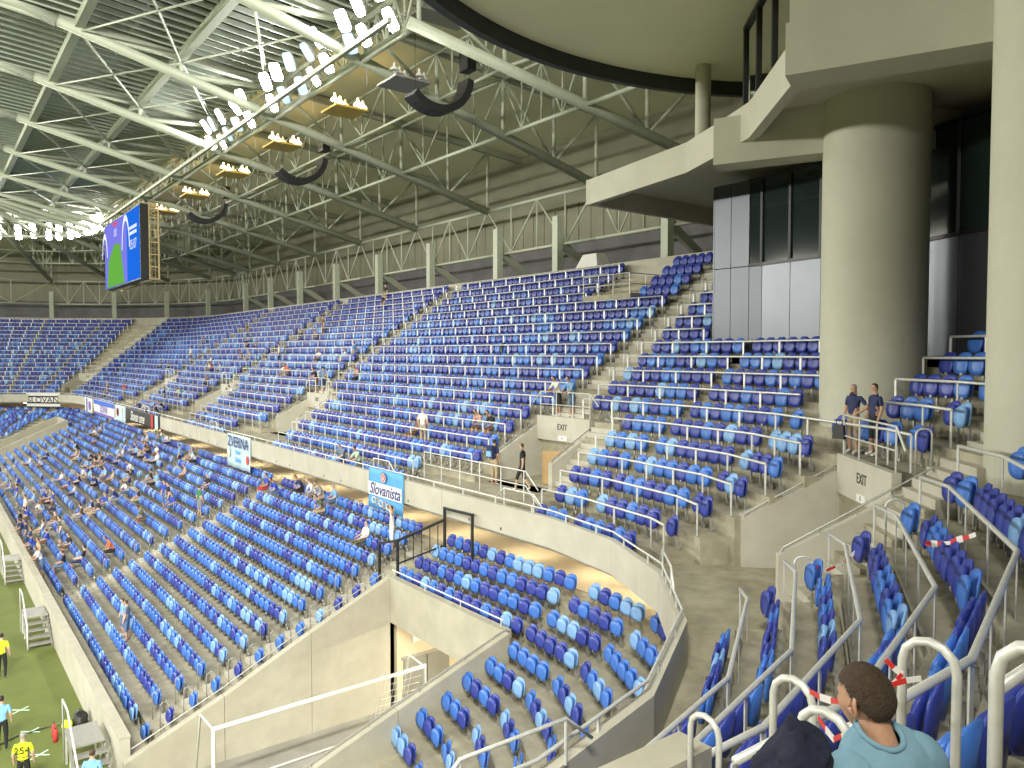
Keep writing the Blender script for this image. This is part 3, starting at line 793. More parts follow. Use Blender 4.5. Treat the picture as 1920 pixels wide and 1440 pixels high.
for fi, f in enumerate(frames):
    near = fi <= 5
    t = thing('roof_truss', 'pale green steel roof truss ' + (FN[fi] if fi < 9 else 'number %s in the far corner' % ordn(fi - 8)), 'truss', f.at(33.0, hb(33)), 0, 'radial roof trusses')
    o = Vector(t.location); A = lambda X, h: f.at(X, h) - o
    x0 = 2.6 if fi >= 2 else 17.0
    n = 14 if near else 8
    c = MB().tube([A(x0 - .0, hb(x0)), A(33.0, hb(33.0))], .265, n).build('lower_chord', M['truss'], t, smooth=True)
    if fi >= 2: MB().tube([A(x0, hb(x0)), A(x0 + 3.4, hb(x0 + 3.4))], .33, n).build('sleeve', M['truss'], c, smooth=True)
    MB().beam(A(x0, ht(x0) - .05), A(36.0, ht(36.0) - .05), .34, .42).build('upper_chord', M['truss_dk'] if fi >= 1 else M['truss_dk'], t)
    web = MB()
    for i, X in enumerate(XS):
        if X < x0: continue
        r = .11 if X > 3 else .08
        if hasattr(web, 'tube') and ht(X) - hb(X) > .4:
            if near: MB().tube([A(X, hb(X)), A(X, ht(X) - .2)], r, 8).build('vertical', M['truss'], t, smooth=True)
            else: web.tube([A(X, hb(X)), A(X, ht(X) - .2)], r, 5)
        if i + 1 < len(XS):
            X2 = XS[i + 1]
            lo_first = i in (1, 2, 4, 6)
            p, q = ((X, hb(X)), (X2, ht(X2) - .2)) if lo_first else ((X, ht(X) - .2), (X2, hb(X2)))
            rr = .15 if X < 17 else .09
            if near: MB().tube([A(*p), A(*q)], rr, 8).build('diagonal', M['truss'], t, smooth=True)
            else: web.tube([A(*p), A(*q)], rr, 5)
    if web.v: web.build('web', M['truss'], t)
# ------------------------------------------------------------------ trusses running along the stand, one in each bay
def long_truss(X, lab, rb, rt_, bays, h0=None, h1=None, nseg=2, skip=()):
    for bi in range(len(frames) - 1):
        if bi in skip: continue
        f, g_ = frames[bi], frames[bi + 1]; near = bi <= 5
        b = hb(X) if h0 is None else h0; tp = (ht(X) - .25) if h1 is None else h1
        P0, P1, T0, T1 = f.at(X, b), g_.at(X, b), f.at(X, tp), g_.at(X, tp); o = Vector(P0)
        t = thing('longitudinal_truss', '%s in the %s roof bay' % (lab, ordn(bi + 1)), 'truss', o, 0, lab + 's')
        MB().tube([P0 - o, P1 - o], rb, 8 if near else 5).build('lower_chord', M['truss'], t, smooth=True)
        if rt_: MB().tube([T0 - o, T1 - o], rt_, 8 if near else 5).build('upper_chord', M['truss'], t, smooth=True)
        web = MB(); n = nseg * 2
        for i in range(n + 1):
            lo = P0.lerp(P1, i / n) - o; up = T0.lerp(T1, i / n) - o
            if 0 < i < n:
                if near: MB().tube([lo, up], .055, 6).build('post', M['truss'], t, smooth=True)
                else: web.tube([lo, up], .055, 5)
            if i < n:
                lo2 = P0.lerp(P1, (i + 1) / n) - o; up2 = T0.lerp(T1, (i + 1) / n) - o
                if i % 2 == 0: seg_ = [up, lo2]
                else: seg_ = [lo, up2]
                if near: MB().tube(seg_, .06, 6).build('brace', M['truss'], t, smooth=True)
                else: web.tube(seg_, .05, 4)
        if web.v: web.build('web', M['truss'], t)
long_truss(25.9, 'thin roof truss along the middle of the roof', .11, .09, None)
long_truss(21.6, 'slender roof truss between the ring and the middle', .08, .07, None, skip=(0,))
long_truss(33.0, 'thin roof truss above the rear columns', .10, .12, None, h0=7.05, h1=10.3)
long_truss(17.3, 'deep ring truss carrying the floodlights', .20, .16, None, skip=(0,), nseg=3)
for bi in range(len(frames) - 1):                      # plain tubes and box beams
    f, g_ = frames[bi], frames[bi + 1]
    for X, h, w, nm, lab in ((16.2, hb(17.5) + .05, .2, 'catwalk_chord', 'pale chord beside the ring truss'), (12.0, ht(12) - .1, .42, 'box_beam', 'pale box beam under the glazed roof, second from the ring truss'),
                        (7.0, ht(7) - .1, .42, 'box_beam', 'pale box beam under the glazed roof, nearer the pitch')):
        if X < 20 and bi < 1: continue
        p, q = f.at(X, h), g_.at(X, h); o = Vector(p)
        ob = MB().beam((0, 0, 0), q - p, w, w * 1.15).build(nm, M['truss'], None, loc=o); tag(ob, lab + ' in the %s bay' % ordn(bi + 1), 'beam', 'beams along the roof')
for bi in range(2, 9):                                   # crossed wind bracing under the glazed roof
    f, g_ = frames[bi], frames[bi + 1]
    t = thing('wind_bracing', 'crossed thin bracing tubes under the glazed roof in the %s bay' % ordn(bi + 1), 'bracing', f.at(12, ht(12) - .5), 0, 'wind bracing under the glazed roof'); o = Vector(t.location)
    for a, b in ((7, 12), (12, 7), (12, 16.8), (16.8, 12)): MB().tube([f.at(a, ht(a) - .45) - o, g_.at(b, ht(b) - .45) - o], .055, 6).build('tube', M['truss'], t, smooth=True)
# opaque roof lining
mb = MB()
for bi in range(len(frames) - 1):
    f, g_ = frames[bi], frames[bi + 1]
    xs = [17.2, 25.9, 37.5]
    for a, b in zip(xs[:-1], xs[1:]):
        q = [f.at(a, ht(a) + .18), g_.at(a, ht(a) + .18), g_.at(b, ht(b) + .18), f.at(b, ht(b) + .18)]
        mb.hexa(q + [v + Vector((0, 0, .25)) for v in q])
tag(mb.build('roof', M['roof']), kind='structure')
# near corner of the roof, behind the curved ceiling
mb = MB().prism([(17, 29.0), (38, 26.0), (44, 18), (44, -14), (10, -20), (-6, -14), (-6, 2), (9, 6), (14, 12)], EYE + 16.3, EYE + 16.6)
tag(mb.build('corner_roof', M['roof']), kind='structure')
# ------------------------------------------------------------------ glazed inner roof: ribs and panes
gl = thing('glazed_roof', 'dark glazed inner roof with closely spaced pale ribs over the pitch edge', 'roof', (17.2, 34.3, EYE + ht(17.2)))
RIB = None; go = Vector(gl.location)
ymin, ymax = 20.0, 97.0
rb0 = MB().beam((0, 0, .16), (-15.2, 0, .16 + .09 * 15.2), .13, .26).mesh('rib', M['rib'])
pn0 = MB().add([(0, .06, .34), (-15.2, .06, .34 + .09 * 15.2), (-15.2, .80, .34 + .09 * 15.2), (0, .80, .34)], [(0, 1, 2, 3)]).mesh('pane', M['roofglass'])
yy = ymin
while yy < ymax:
    mobj('rib', rb0, gl, (0, yy - go.y, 0)); mobj('pane', pn0, gl, (0, yy - go.y, 0)); yy += .86
for i, X in enumerate((4.6, 9.4, 14.6)):
    MB().beam((X - 17.2, ymin - go.y, .09 * (17.2 - X) + .30), (X - 17.2, ymax - go.y, .09 * (17.2 - X) + .30), .10, .12).build('purlin', M['rib'], gl)
cab = MB()
for i in range(2, 8):                                    # thin tie rods crossing under the glazing
    f, g_ = frames[i], frames[i + 1]
    cab.tube([f.at(7, ht(7) - .35) - go, g_.at(12, ht(12) - .35) - go], .03, 5); cab.tube([f.at(12, ht(12) - .35) - go, g_.at(17, ht(17) - .35) - go], .03, 5)
cab.build('tie_rods', M['rib'], gl)
mb = MB(); fs = frames[8:]
for f, g_ in zip(fs[:-1], fs[1:]):
    for i in range(9):
        a = i / 9; p0 = f.at(17.2, ht(17.2) + .16).lerp(g_.at(17.2, ht(17.2) + .16), a); p1 = f.at(4, ht(4) + .16).lerp(g_.at(4, ht(4) + .16), a)
        mb.beam(p0 - go, p1 - go, .09, .3)
    q = [f.at(17.2, ht(17.2) + .36) - go, g_.at(17.2, ht(17.2) + .36) - go, g_.at(3, ht(3) + .36) - go, f.at(3, ht(3) + .36) - go]
    mb.add(q, [(0, 1, 2, 3)], 1)
mb.build('far_glazing', [M['rib'], M['roofglass']], gl)
# ------------------------------------------------------------------ rear columns
CY = [28.3, 37.4, 43.8, 52.8, 61.5, 70.3, 79.3, 88.0, 96.5]
for i, yy in enumerate(CY):
    t = thing('roof_column', 'square pale steel column behind the top row, %s from the silver clad box' % ordn(i + 1), 'column', (32.6, yy, zu(18)), 0, 'roof columns behind the top row')
    MB().box((0, 0, 2.4), (.5, .5, EYE + hb(33) - zu(18) + .2 if False else 4.9)).build('shaft', M['truss'], t)
    MB().box((0, 0, .05), (.75, .75, .1)).build('base_plate', M['truss_dk'], t)
    MB().beam((.2, 0, 3.2), (4.0, 0, 1.0), .3, .5).build('raking_strut', M['truss_dk'], t)
for i, pi_ in enumerate((8, 9, 10, 11)):
    p = U.off(17.9)[pi_]; t = thing('roof_column', 'far pale column behind the top row, %s round the far corner' % ordn(i + 1), 'column', (p[0], p[1], zu(18)), 0, 'roof columns behind the top row')
    MB().box((0, 0, 2.4), (.5, .5, 4.9)).build('shaft', M['truss'], t)
for i, xx in enumerate((4.0, -4.5)):
    t = thing('roof_column', 'far pale column above the end stand, %s one' % ordn(i + 1), 'column', (xx, YM - 6.75 + 17.9, zu(18)), 0, 'roof columns behind the top row')
    MB().box((0, 0, 2.4), (.5, .5, 4.9)).build('shaft', M['truss'], t)
# ------------------------------------------------------------------ floodlights along the ring truss
def lamp_meshes():
    h = MB(); n = 16
    sq = lambda v: math.copysign(abs(v) ** .42, v)
    ring = lambda r1, r2, z: [(sq(math.cos(2 * math.pi * (i + .5) / n)) * r1, sq(math.sin(2 * math.pi * (i + .5) / n)) * r2, z) for i in range(n)]
    vs = ring(.16, .26, .34) + ring(.27, .42, .12) + ring(.30, .46, 0)
    fs = [tuple(range(n))]
    for k in range(2):
        for i in range(n): fs.append((k * n + i, (k + 1) * n + i, (k + 1) * n + (i + 1) % n, k * n + (i + 1) % n))
    h.add(vs, fs)
    l = MB().add([(x, y, -.01) for x, y, z in ring(.275, .43, 0)], [tuple(range(n - 1, -1, -1))])
    b = MB().tube([(-.33, 0, .1), (-.33, 0, .62), (.33, 0, .62), (.33, 0, .1)], .03, 6)
    return h.mesh('housing', M['white'], True), l.mesh('lens', M['lens']), b.mesh('bracket', M['truss'])
LH, LL, LB = lamp_meshes()
LOFF = LL.copy(); LOFF.materials[0] = M['lens_off']; LFAR = LL.copy(); LFAR.materials[0] = M['lens_far']
def floodlight(p, target, me, lab):
    rj = random.Random(int(p[1] * 37 + p[2] * 11)); p = (p[0] + rj.uniform(-.15, .15), p[1] + rj.uniform(-.35, .35), p[2] + rj.uniform(-.15, .12))
    v = Vector(target) + Vector((rj.uniform(-9, 9), rj.uniform(-12, 12), 0)) - Vector(p); q = v.to_track_quat('-Z', 'Y')
    t = thing('floodlight', lab, 'floodlight', p, 0, 'floodlights on the ring truss'); t.rotation_euler = q.to_euler(); t.scale = (1.08, 1.08, 1.08)
    mobj('housing', LH, t); mobj('lens', me, t); mobj('bracket', LB, t)
lampY = [29.6, 31.4, 33.2, 36.0, 37.8, 39.6, 41.4, 43.2, 47.4, 49.2, 51.0, 52.8, 54.6]
off_u = {4, 5, 11}; off_l = {2, 5, 6, 9, 10}
for i, yy in enumerate(lampY):
    floodlight((15.9, yy, EYE + 15.35), (-18 - 4 * (i % 3), yy - 14, 0), LOFF if i in off_u else LL, '%s floodlight on the upper row of the near bank, %s from the catwalk' % ('dim' if i in off_u else 'glaring white', ordn(i + 1)))
for i, yy in enumerate(lampY):
    floodlight((16.5, yy + .6, EYE + 14.45), (-14 - 5 * (i % 3), yy - 10, 0), LOFF if i in off_l else LL, '%s floodlight on the lower row of the near bank, %s from the catwalk' % ('dim' if i in off_l else 'glaring white', ordn(i + 1)))
farp = U.off(1.6)
n_ = 0
for seg, a in [(S0, 78.5), (S0, 80.5), (S0, 82.0), (7, .5), (7, 2.0), (8, .5), (8, 2.0), (9, .4), (9, 1.8), (10, .4), (10, 2.0), (11, .4), (11, 1.6), (12, .8), (12, 2.4), (12, 4.0), (12, 5.6)]:
    for hh in (15.2, 14.3):
        p = U.pt(seg, a, 1.6); n_ += 1
        floodlight((p[0], p[1], EYE + hh), (p[0] * .3 - 14, 52, 0), LFAR, 'distant glaring floodlight in the far corner bank, %s of its cluster' % ordn(n_))
# loudspeaker arrays hanging behind the ring truss
CABM = MB().box((0, 0, 0), (.95, .42, .30)).mesh('cabinet', M['black'])
GRILL = MB().box((0, -.215, 0), (.85, .02, .24)).mesh('grille', M['rubber'])
def array(x, y, h, lab, n=13):
    t = thing('speaker_array', lab, 'loudspeaker', (x, y, EYE + h), R(0), 'curved loudspeaker arrays under the roof')
    for i in range(n):
        a = R(-38 + 118 * i / (n - 1)) - R(90)
        px, pz = math.cos(a) * 1.75, math.sin(a) * 1.75 + .9
        rt3 = Matrix.Rotation(-(a + R(90)), 4, 'Y')
        o = mobj('cabinet', CABM if i < n - 2 else CABM, t, (px, 0, pz)); o.rotation_euler = (0, -(a + R(90)) , 0)
        o.scale = (.40, 2.1, 1.15)
    MB().tube([(-1.0, 0, -.4), (-1.0, 0, 2.4)], .015, 5).build('cable', M['black'], t)
    MB().tube([(1.7, 0, 1.0), (1.7, 0, 2.6)], .015, 5).build('cable', M['black'], t)
    MB().box((1.85, 0, 1.75), (.5, .7, .95)).build('subwoofer', M['black'], t)
array(19.0, 30.4, 12.0, 'biggest black curved loudspeaker array, closest to the round ceiling band')
array(19.2, 47.0, 11.7, 'second black curved loudspeaker array, left of the biggest one')
array(19.2, 67.0, 11.9, 'third black curved loudspeaker array, above and right of the video screen')
array(18.6, 100.5, 11.9, 'farthest loudspeaker array beside the far bank of lights')
# service platforms with amber bell lamps
def platform(x, y, h, lab, lit=True):
    t = thing('service_platform', lab, 'platform', (x, y, EYE + h), 0, 'service platforms behind the ring truss')
    MB().box((0, 0, 0), (1.9, 1.9, .10)).build('deck', M['deck_glow'] if lit else M['dksteel'], t)
    for i in range(5):
        b = MB(); nn = 10; px, py = -.9 + .45 * i, -.7 + .3 * (i % 3)
        prof = [(.05, .62), (.07, .45), (.22, .30), (.24, .24)]
        vs = [(px + r * math.cos(2 * math.pi * k / nn), py + r * math.sin(2 * math.pi * k / nn), z) for r, z in prof for k in range(nn)]
        fs = [(a * nn + k, (a + 1) * nn + k, (a + 1) * nn + (k + 1) % nn, a * nn + (k + 1) % nn) for a in range(3) for k in range(nn)] + [tuple(3 * nn + k for k in range(nn))]
        b.add(vs, fs); b.build('bell_lamp', M['amber'] if lit and i != 2 else M['white'], t, smooth=True)
        MB().tube([(px, py, .06), (px, py, .6)], .02, 5).build('stem', M['white'], t)
    r_ = MB(); r_.tube([(-1.3, 1.3, .9), (1.3, 1.3, .9)], .02, 5)
    for xx in (-1.3, 0, 1.3): r_.tube([(xx, 1.3, 0), (xx, 1.3, .9)], .02, 5)
    r_.build('railing', M['dksteel'], t)
platform(18.9, 33.0, 13.0, 'unlit service platform with white bell shades above the biggest speaker array', False)
for y_, l_ in ((39.5, 'amber lit service platform nearest the round ceiling band'), (48.6, 'amber lit service platform above the second speaker array'), (58.4, 'amber lit service platform midway to the video screen'), (68.5, 'amber lit service platform above the third speaker array'), (78.0, 'amber lit service platform behind the video screen'), (97.5, 'amber lit service platform by the far bank of lights'), (90, 'amber lit service platform just beyond the screen')):
    platform(18.9, y_, 13.3, l_)
# catwalk at the top near the curved band
cw = thing('catwalk', 'steel catwalk with railings beside the curved ceiling band', 'catwalk', (19.3, 30.3, EYE + 15.3))
MB().box((0, 0, 0), (2.6, 1.2, .08)).build('deck', M['dksteel'], cw)
for yy in (-.6, .6):
    r_ = MB()
    for z in (.5, 1.05): r_.tube([(-1.3, yy, z), (1.3, yy, z)], .025, 6)
    for xx in (-1.3, -.45, .45, 1.3): r_.tube([(xx, yy, 0), (xx, yy, 1.05)], .025, 6)
    r_.build('railing', M['dksteel'], cw)
# ------------------------------------------------------------------ video screen
SB = mat('screen_blue', (.0, .0, .0), .9, spec=0.0, emit=(.015, .16, .80), estr=1.2); SG = mat('screen_green', (0, 0, 0), .9, spec=0.0, emit=(.16, .50, .07), estr=1.1)
SW = mat('screen_white', (0, 0, 0), .9, spec=0.0, emit=(.75, .82, 1.0), estr=1.5); SP = mat('screen_violet', (0, 0, 0), .9, spec=0.0, emit=(.20, .20, .75), estr=1.3)
SR = mat('screen_red', (0, 0, 0), .9, spec=0.0, emit=(.8, .1, .2), estr=1.2)
GF = mat('golden_steel', (.62, .50, .26), .45, metal=.3, var=.1, scale=4)
vsn = thing('video_screen', 'large blue and green video screen hanging under the roof', 'screen', (16.0, 75.0, EYE + 6.75))
MB().box((.35, 8.1, 3.3), (.7, 16.2, 6.7)).build('cabinet', M['black'], vsn)
sc_ = MB().quad((-.01, .1, .05), (-.01, .1, 6.55), (-.01, 16.1, 6.55), (-.01, 16.1, .05)).build('display', SB, vsn)
MB().quad((-.02, 5.4, .1), (-.02, 5.4, 6.5), (-.02, 16.0, 6.5), (-.02, 16.0, .1)).build('picture', SP, sc_)
MB().add([(-.03, 6.6, .1), (-.03, 8.4, 4.0), (-.03, 11.0, 4.3), (-.03, 14.2, 2.8), (-.03, 15.0, .1)], [(0, 1, 2, 3, 4)]).build('pitch_picture', SG, sc_)
for yy, rr in ((6.0, 3.2), (15.8, 2.6)):
    arc = MB()
    for i in range(16):
        a0, a1 = R(90 + 180 * i / 16 - 90), R(90 + 180 * (i + 1) / 16 - 90)
        f = lambda a, r_, s=1: (-.04, yy + (1 if yy < 10 else -1) * (-.2 + r_ * .55 * math.cos(a)), 3.25 + r_ * math.sin(a))
        arc.quad(f(a0, rr), f(a1, rr), f(a1, rr - .55), f(a0, rr - .55))
    arc.build('white_ring', SW, sc_)
text_obj('05:07', 1.25, sc_, (-.05, 2.6, 3.3), (R(90), 0, R(-90)), SW, 0)
for z_, w_ in ((4.9, 3.2), (4.4, 3.0)):
    bb = MB()
    for i in range(8): bb.box((-.05, 2.6 + (i - 3.5) * w_ / 8, z_), (.01, w_ / 8 * .7, .3))
    bb.build('caption', SW, sc_)
text_obj('0:0', 1.1, sc_, (-.05, 10.5, 5.3), (R(90), 0, R(-90)), SW, 0)
MB().box((-.05, 10.5, 6.2), (.01, 2.0, .35)).build('score_tab', SR, sc_)
mb = MB()
for xx in (.75, 1.55):
    for yy in (.1, 16.1): mb.box((xx, yy, 3.3), (.14, .14, 6.7))
for z_ in np.linspace(.0, 6.6, 7): mb.box((1.15, .1, z_), (.9, .1, .1)); mb.box((1.55, 8.1, z_), (.1, 16, .1)) if z_ in (.0, 6.6) else None
mb.build('rear_frame', GF, vsn)
ld = MB()
for xx in (.98, 1.3): ld.box((xx, .3, 3.3), (.04, .04, 6.4))
for z_ in np.linspace(.2, 6.4, 20): ld.box((1.14, .3, z_), (.32, .03, .03))
ld.build('ladder', GF, vsn)
for yy in (2, 8.1, 14): MB().box((.8, yy, 7.4), (.12, .12, 1.8)).build('hanger', M['truss'], vsn)
# ------------------------------------------------------------------ big round columns
def round_col(x, y, r, z0, z1, lab):
    t = thing('round_column', lab, 'column', (x, y, z0)); n = 56
    mb = MB()
    zs = [0, (z1 - z0) * .5, z1 - z0 - 1.1, z1 - z0 - 1.08, z1 - z0]; rs_ = [r, r, r, r * .988, r * .988]
    vs = [(rr * math.cos(2 * math.pi * i / n), rr * math.sin(2 * math.pi * i / n), z) for z, rr in zip(zs, rs_) for i in range(n)]
    fs = [(a * n + i, a * n + (i + 1) % n, (a + 1) * n + (i + 1) % n, (a + 1) * n + i) for a in range(len(zs) - 1) for i in range(n)]
    mb.add(vs, fs + [tuple((len(zs) - 1) * n + i for i in range(n))]); smooth_by_angle(mb.build('shaft', M['smoothc'], t))
round_col(*COLS[0], 1.33, zu(5), EYE + 10.4, 'thick round concrete column in front of the silver clad box')
round_col(*COLS[1], 1.33, zu(4), EYE + 10.4, 'thick round concrete column at the right edge')
# ------------------------------------------------------------------ silver clad hospitality box
bx = thing('hospitality_box', 'silver clad box with dark windows behind the round column', 'building', (24.0, 18.5, zu(10) + .3))
bo = Vector(bx.location); d0 = 9.35
o9 = U.off(d0)
def wp(seg, a, z, d=d0): p = U.pt(seg, a, d); return Vector((p[0], p[1], z)) - bo
zb, zm, zt = zu(10) + .30, EYE + 3.15, EYE + 6.3
def cpanel(seg, a, b, z0, z1, m, nm, th=.08, parent=bx, gap=.012):
    n = U.N[seg]; v = Vector((n[0], n[1], 0)) * th
    p = [wp(seg, a + gap, z0), wp(seg, b - gap, z0)]; q = [wp(seg, a + gap, z1), wp(seg, b - gap, z1)]
    return MB().hexa([p[0], p[1], p[1] + v, p[0] + v, q[0], q[1], q[1] + v, q[0] + v]).build(nm, m, parent)
lo6, hi6 = U.arange(S0, d0); lo5, hi5 = U.arange(5, d0); lo4, hi4 = U.arange(4, d0); lo3, hi3 = U.arange(3, d0); lo2, hi2 = U.arange(2, d0)
# narrow panels at the outer end, then wide ones under a window strip
a_end = 1.35
cpanel(S0, a_end - .75, a_end, zb, zm + .02, M['cladding'], 'cladding_panel'); cpanel(S0, a_end - 1.55, a_end - .75, zb, zm + .02, M['cladding'], 'cladding_panel')
cpanel(S0, a_end - .75, a_end, zm + .05, zt, M['cladding'], 'cladding_panel'); cpanel(S0, a_end - 1.55, a_end - .75, zm + .05, zt, M['cladding'], 'cladding_panel')
MB().hexa([wp(S0, a_end, zb), wp(S0, a_end + .06, zb), wp(S0, a_end + .06, zb, 14), wp(S0, a_end, zb, 14), wp(S0, a_end, zt), wp(S0, a_end + .06, zt), wp(S0, a_end + .06, zt, 14), wp(S0, a_end, zt, 14)]).build('end_wall', M['cladding'], bx)
def run(seg, a, b, w=1.3, glass=True):
    n = max(1, round((b - a) / w)); st = (b - a) / n
    for i in range(n):
        x0, x1 = a + i * st, a + (i + 1) * st
        cpanel(seg, x0, x1, zb, zm, M['cladding'], 'cladding_panel')
        if glass:
            w_ = cpanel(seg, x0, x1, zm + .12, zt - .1, M['glass'], 'window_pane', .03, gap=.03)
            v = Vector((U.N[seg][0], U.N[seg][1], 0)) * -.03
            mb = MB(); mb.beam(wp(seg, x0, zm + .05) + v, wp(seg, x0, zt) + v, .09, .1); mb.build('mullion', M['frame'], bx)
    mb = MB(); v = Vector((U.N[seg][0], U.N[seg][1], 0)) * -.02
    mb.beam(wp(seg, a, zm + .06) + v, wp(seg, b, zm + .06) + v, .1, .1); mb.build('window_rail', M['frame'], bx); MB().beam(wp(seg, a, zt - .04) + v, wp(seg, b, zt - .04) + v, .1, .1).build('window_rail', M['frame'], bx)
run(S0, lo6, a_end - 1.55); run(5, lo5, hi5); run(4, lo4 + 1.9, hi4)
cpanel(4, lo4 + 1.0, lo4 + 1.9, zb, zm - .6, M['cladding'], 'cladding_panel')
# dark doorway and the room behind the right-hand window
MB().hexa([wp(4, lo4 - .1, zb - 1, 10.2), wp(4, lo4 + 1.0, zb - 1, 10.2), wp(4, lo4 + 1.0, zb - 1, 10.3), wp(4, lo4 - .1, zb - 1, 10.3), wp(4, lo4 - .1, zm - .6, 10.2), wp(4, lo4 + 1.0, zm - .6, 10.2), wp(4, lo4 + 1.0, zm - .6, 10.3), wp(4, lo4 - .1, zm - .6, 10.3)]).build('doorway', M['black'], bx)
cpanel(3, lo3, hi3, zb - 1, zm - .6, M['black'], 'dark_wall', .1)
for i in range(3):
    st = (hi3 - lo3) / 3; cpanel(3, lo3 + i * st, lo3 + (i + 1) * st, zm - .5, zt - .1, M['glass'], 'window_pane', .03, gap=.04)
    mb = MB(); mb.beam(wp(3, lo3 + i * st, zm - .6), wp(3, lo3 + i * st, zt), .14, .14); mb.build('mullion', M['frame'], bx)
cpanel(4, lo4, lo4 + 1.9, zm - .5, zt - .1, M['glass'], 'window_pane', .03, gap=.04)
mb = MB(); mb.beam(wp(3, lo3, zm + 1.7), wp(3, hi3, zm + 1.7), .1, .12); mb.beam(wp(4, lo4, zm + 1.7), wp(4, lo4 + 1.9, zm + 1.7), .1, .12); mb.beam(wp(3, lo3, zm - .55), wp(3, hi3, zm - .55), .1, .12); mb.build('transom', M['frame'], bx)
cpanel(2, lo2, hi2, zb - 1, zt, M['dkconc'], 'blank_wall', .1)
# ------------------------------------------------------------------ projecting concrete platform with its fascia
fas = [(21.7, 22.9), (20.5, 17.0), (19.45, 14.85), (18.6, 13.2), (15.4, 9.7)]
pf_ = thing('roof_terrace', 'angular concrete terrace with pale fascia projecting over the corner seats', 'terrace', (19.0, 14.0, EYE + 6.05))
fo = Vector(pf_.location)
F = [Vector((x, y, EYE + 6.05)) - fo for x, y in fas]
def fpanel(p, q, z0, z1, th, m, nm, parent=pf_, ext=0):
    d = (q - p).normalized(); n = Vector((d.y, -d.x, 0)) * th
    n = -n if (n.x < 0) else n
    a, b = p, q + d * ext
    pts = [a, b, b + n, a + n]
    return MB().hexa([v + Vector((0, 0, z0)) for v in pts] + [v + Vector((0, 0, z1)) for v in pts]).build(nm, m, parent)
for i in range(len(F) - 1): fpanel(F[i], F[i + 1], 0, 1.0, .28, M['smoothc'], 'fascia')
slab = [(21.9, 22.9), (20.75, 17.0), (19.7, 14.85), (18.85, 13.2), (15.6, 9.55), (18.3, 5.6), (27, -2), (34, 6), (34, 23.2)]
MB().prism([(x - fo.x, y - fo.y) for x, y in slab], .78, .99).build('slab', M['smoothc'], pf_)
MB().prism([(x - fo.x, y - fo.y) for x, y in ((21.7, 22.9), (21.7, 23.15), (34, 23.4), (34, 23.2))], 0, 1.0).build('fascia', M['smoothc'], pf_)
# nib and drop beams towards the columns
def dbeam(p, q, w, z0, z1, nm):
    z1 = .78 if z1 == .22 else z1
    p, q = Vector((*p, 0)), Vector((*q, 0)); d = (q - p).normalized(); n = Vector((d.y, -d.x, 0)) * w / 2
    pts = [p - n, q - n, q + n, p + n]; f2 = Vector((fo.x, fo.y, 0))
    return MB().hexa([v - f2 + Vector((0, 0, z0)) for v in pts] + [v - f2 + Vector((0, 0, z1)) for v in pts]).build(nm, M['smoothc'], pf_)
dbeam((18.95, 14.55), (20.6, 10.9), .95, -.55, .22, 'drop_beam')
dbeam((15.55, 10.0), (17.3, 6.0), 1.1, -.02, 1.1, 'drop_beam')
dbeam((15.6, 9.95), (16.75, 7.3), 1.0, 1.1, 4.0, 'upstand_wall')
dbeam((17.4, 5.9), (27.0, 9.8), .9, -.35, .22, 'drop_beam')
dbeam((20.8, 10.9), (25.0, 9.6), .9, -.35, .22, 'drop_beam')
# glazed pavilion on the terrace
pv_ = thing('glass_pavilion', 'glazed pavilion with black frames standing on the concrete terrace', 'building', (19.5, 13.9, EYE + 6.66))
po = Vector(pv_.location)
W = [(19.55, 14.0), (17.9, 12.15), (16.3, 10.4)]
for i in range(2):
    p, q = Vector((*W[i], 0)) - Vector((po.x, po.y, 0)), Vector((*W[i + 1], 0)) - Vector((po.x, po.y, 0))
    MB().beam(p + Vector((0, 0, 1.45)), q + Vector((0, 0, 1.45)), .02, 2.75).build('window_pane', M['clear'], pv_)
    for f in ((0, .62) if i == 0 else (.3,)): 
        v = p.lerp(q, f); MB().box((v.x, v.y, 1.45), (.16, .16, 2.9), R(45)).build('mullion', M['frame'], pv_)
    MB().beam(p + Vector((0, 0, 2.88)), q + Vector((0, 0, 2.88)), .2, .12).build('head_rail', M['frame'], pv_)
MB().beam((0, 0, 1.45), (3.2, 1.4, 1.45), .05, 2.9).build('side_wall', M['rubber'], pv_)
MB().box((3.2, 1.2, 1.45), (.3, .3, 2.9)).build('post', M['frame'], pv_)
rc = thing('terrace_column', 'slim round concrete column standing on the terrace under the ceiling', 'column', (21.35, 17.0, EYE + 6.65))
n = 24; mb = MB().tube([(0, 0, 0), (0, 0, 3.1)], .26, n); smooth_by_angle(mb.build('shaft', M['smoothc'], rc))
# ------------------------------------------------------------------ round ceiling with its dark rim
cl = thing('round_ceiling', 'smooth pale round ceiling with a dark rim above the terrace', 'ceiling', (17.0, 6.0, EYE + 9.7))
n = 160; Rr = 13.0
ring = lambda r, z: [(r * math.cos(2 * math.pi * i / n), r * math.sin(2 * math.pi * i / n), z) for i in range(n)]
MB().add(ring(Rr, 0.06), [tuple(range(n - 1, -1, -1))]).build('soffit', M['roof'], cl)
mb = MB(); vs = ring(Rr + .02, -.42) + ring(Rr + .35, -.38) + ring(Rr + .35, .75) + ring(Rr + .02, .75); fs = []
for k in range(4):
    for i in range(n): fs.append((k * n + i, k * n + (i + 1) % n, ((k + 1) % 4) * n + (i + 1) % n, ((k + 1) % 4) * n + i))
smooth_by_angle(mb.add(vs, fs).build('rim', M['rubber'], cl))
MB().add(ring(Rr + .1, .8), [tuple(range(n))]).build('deck', M['dkconc'], cl)
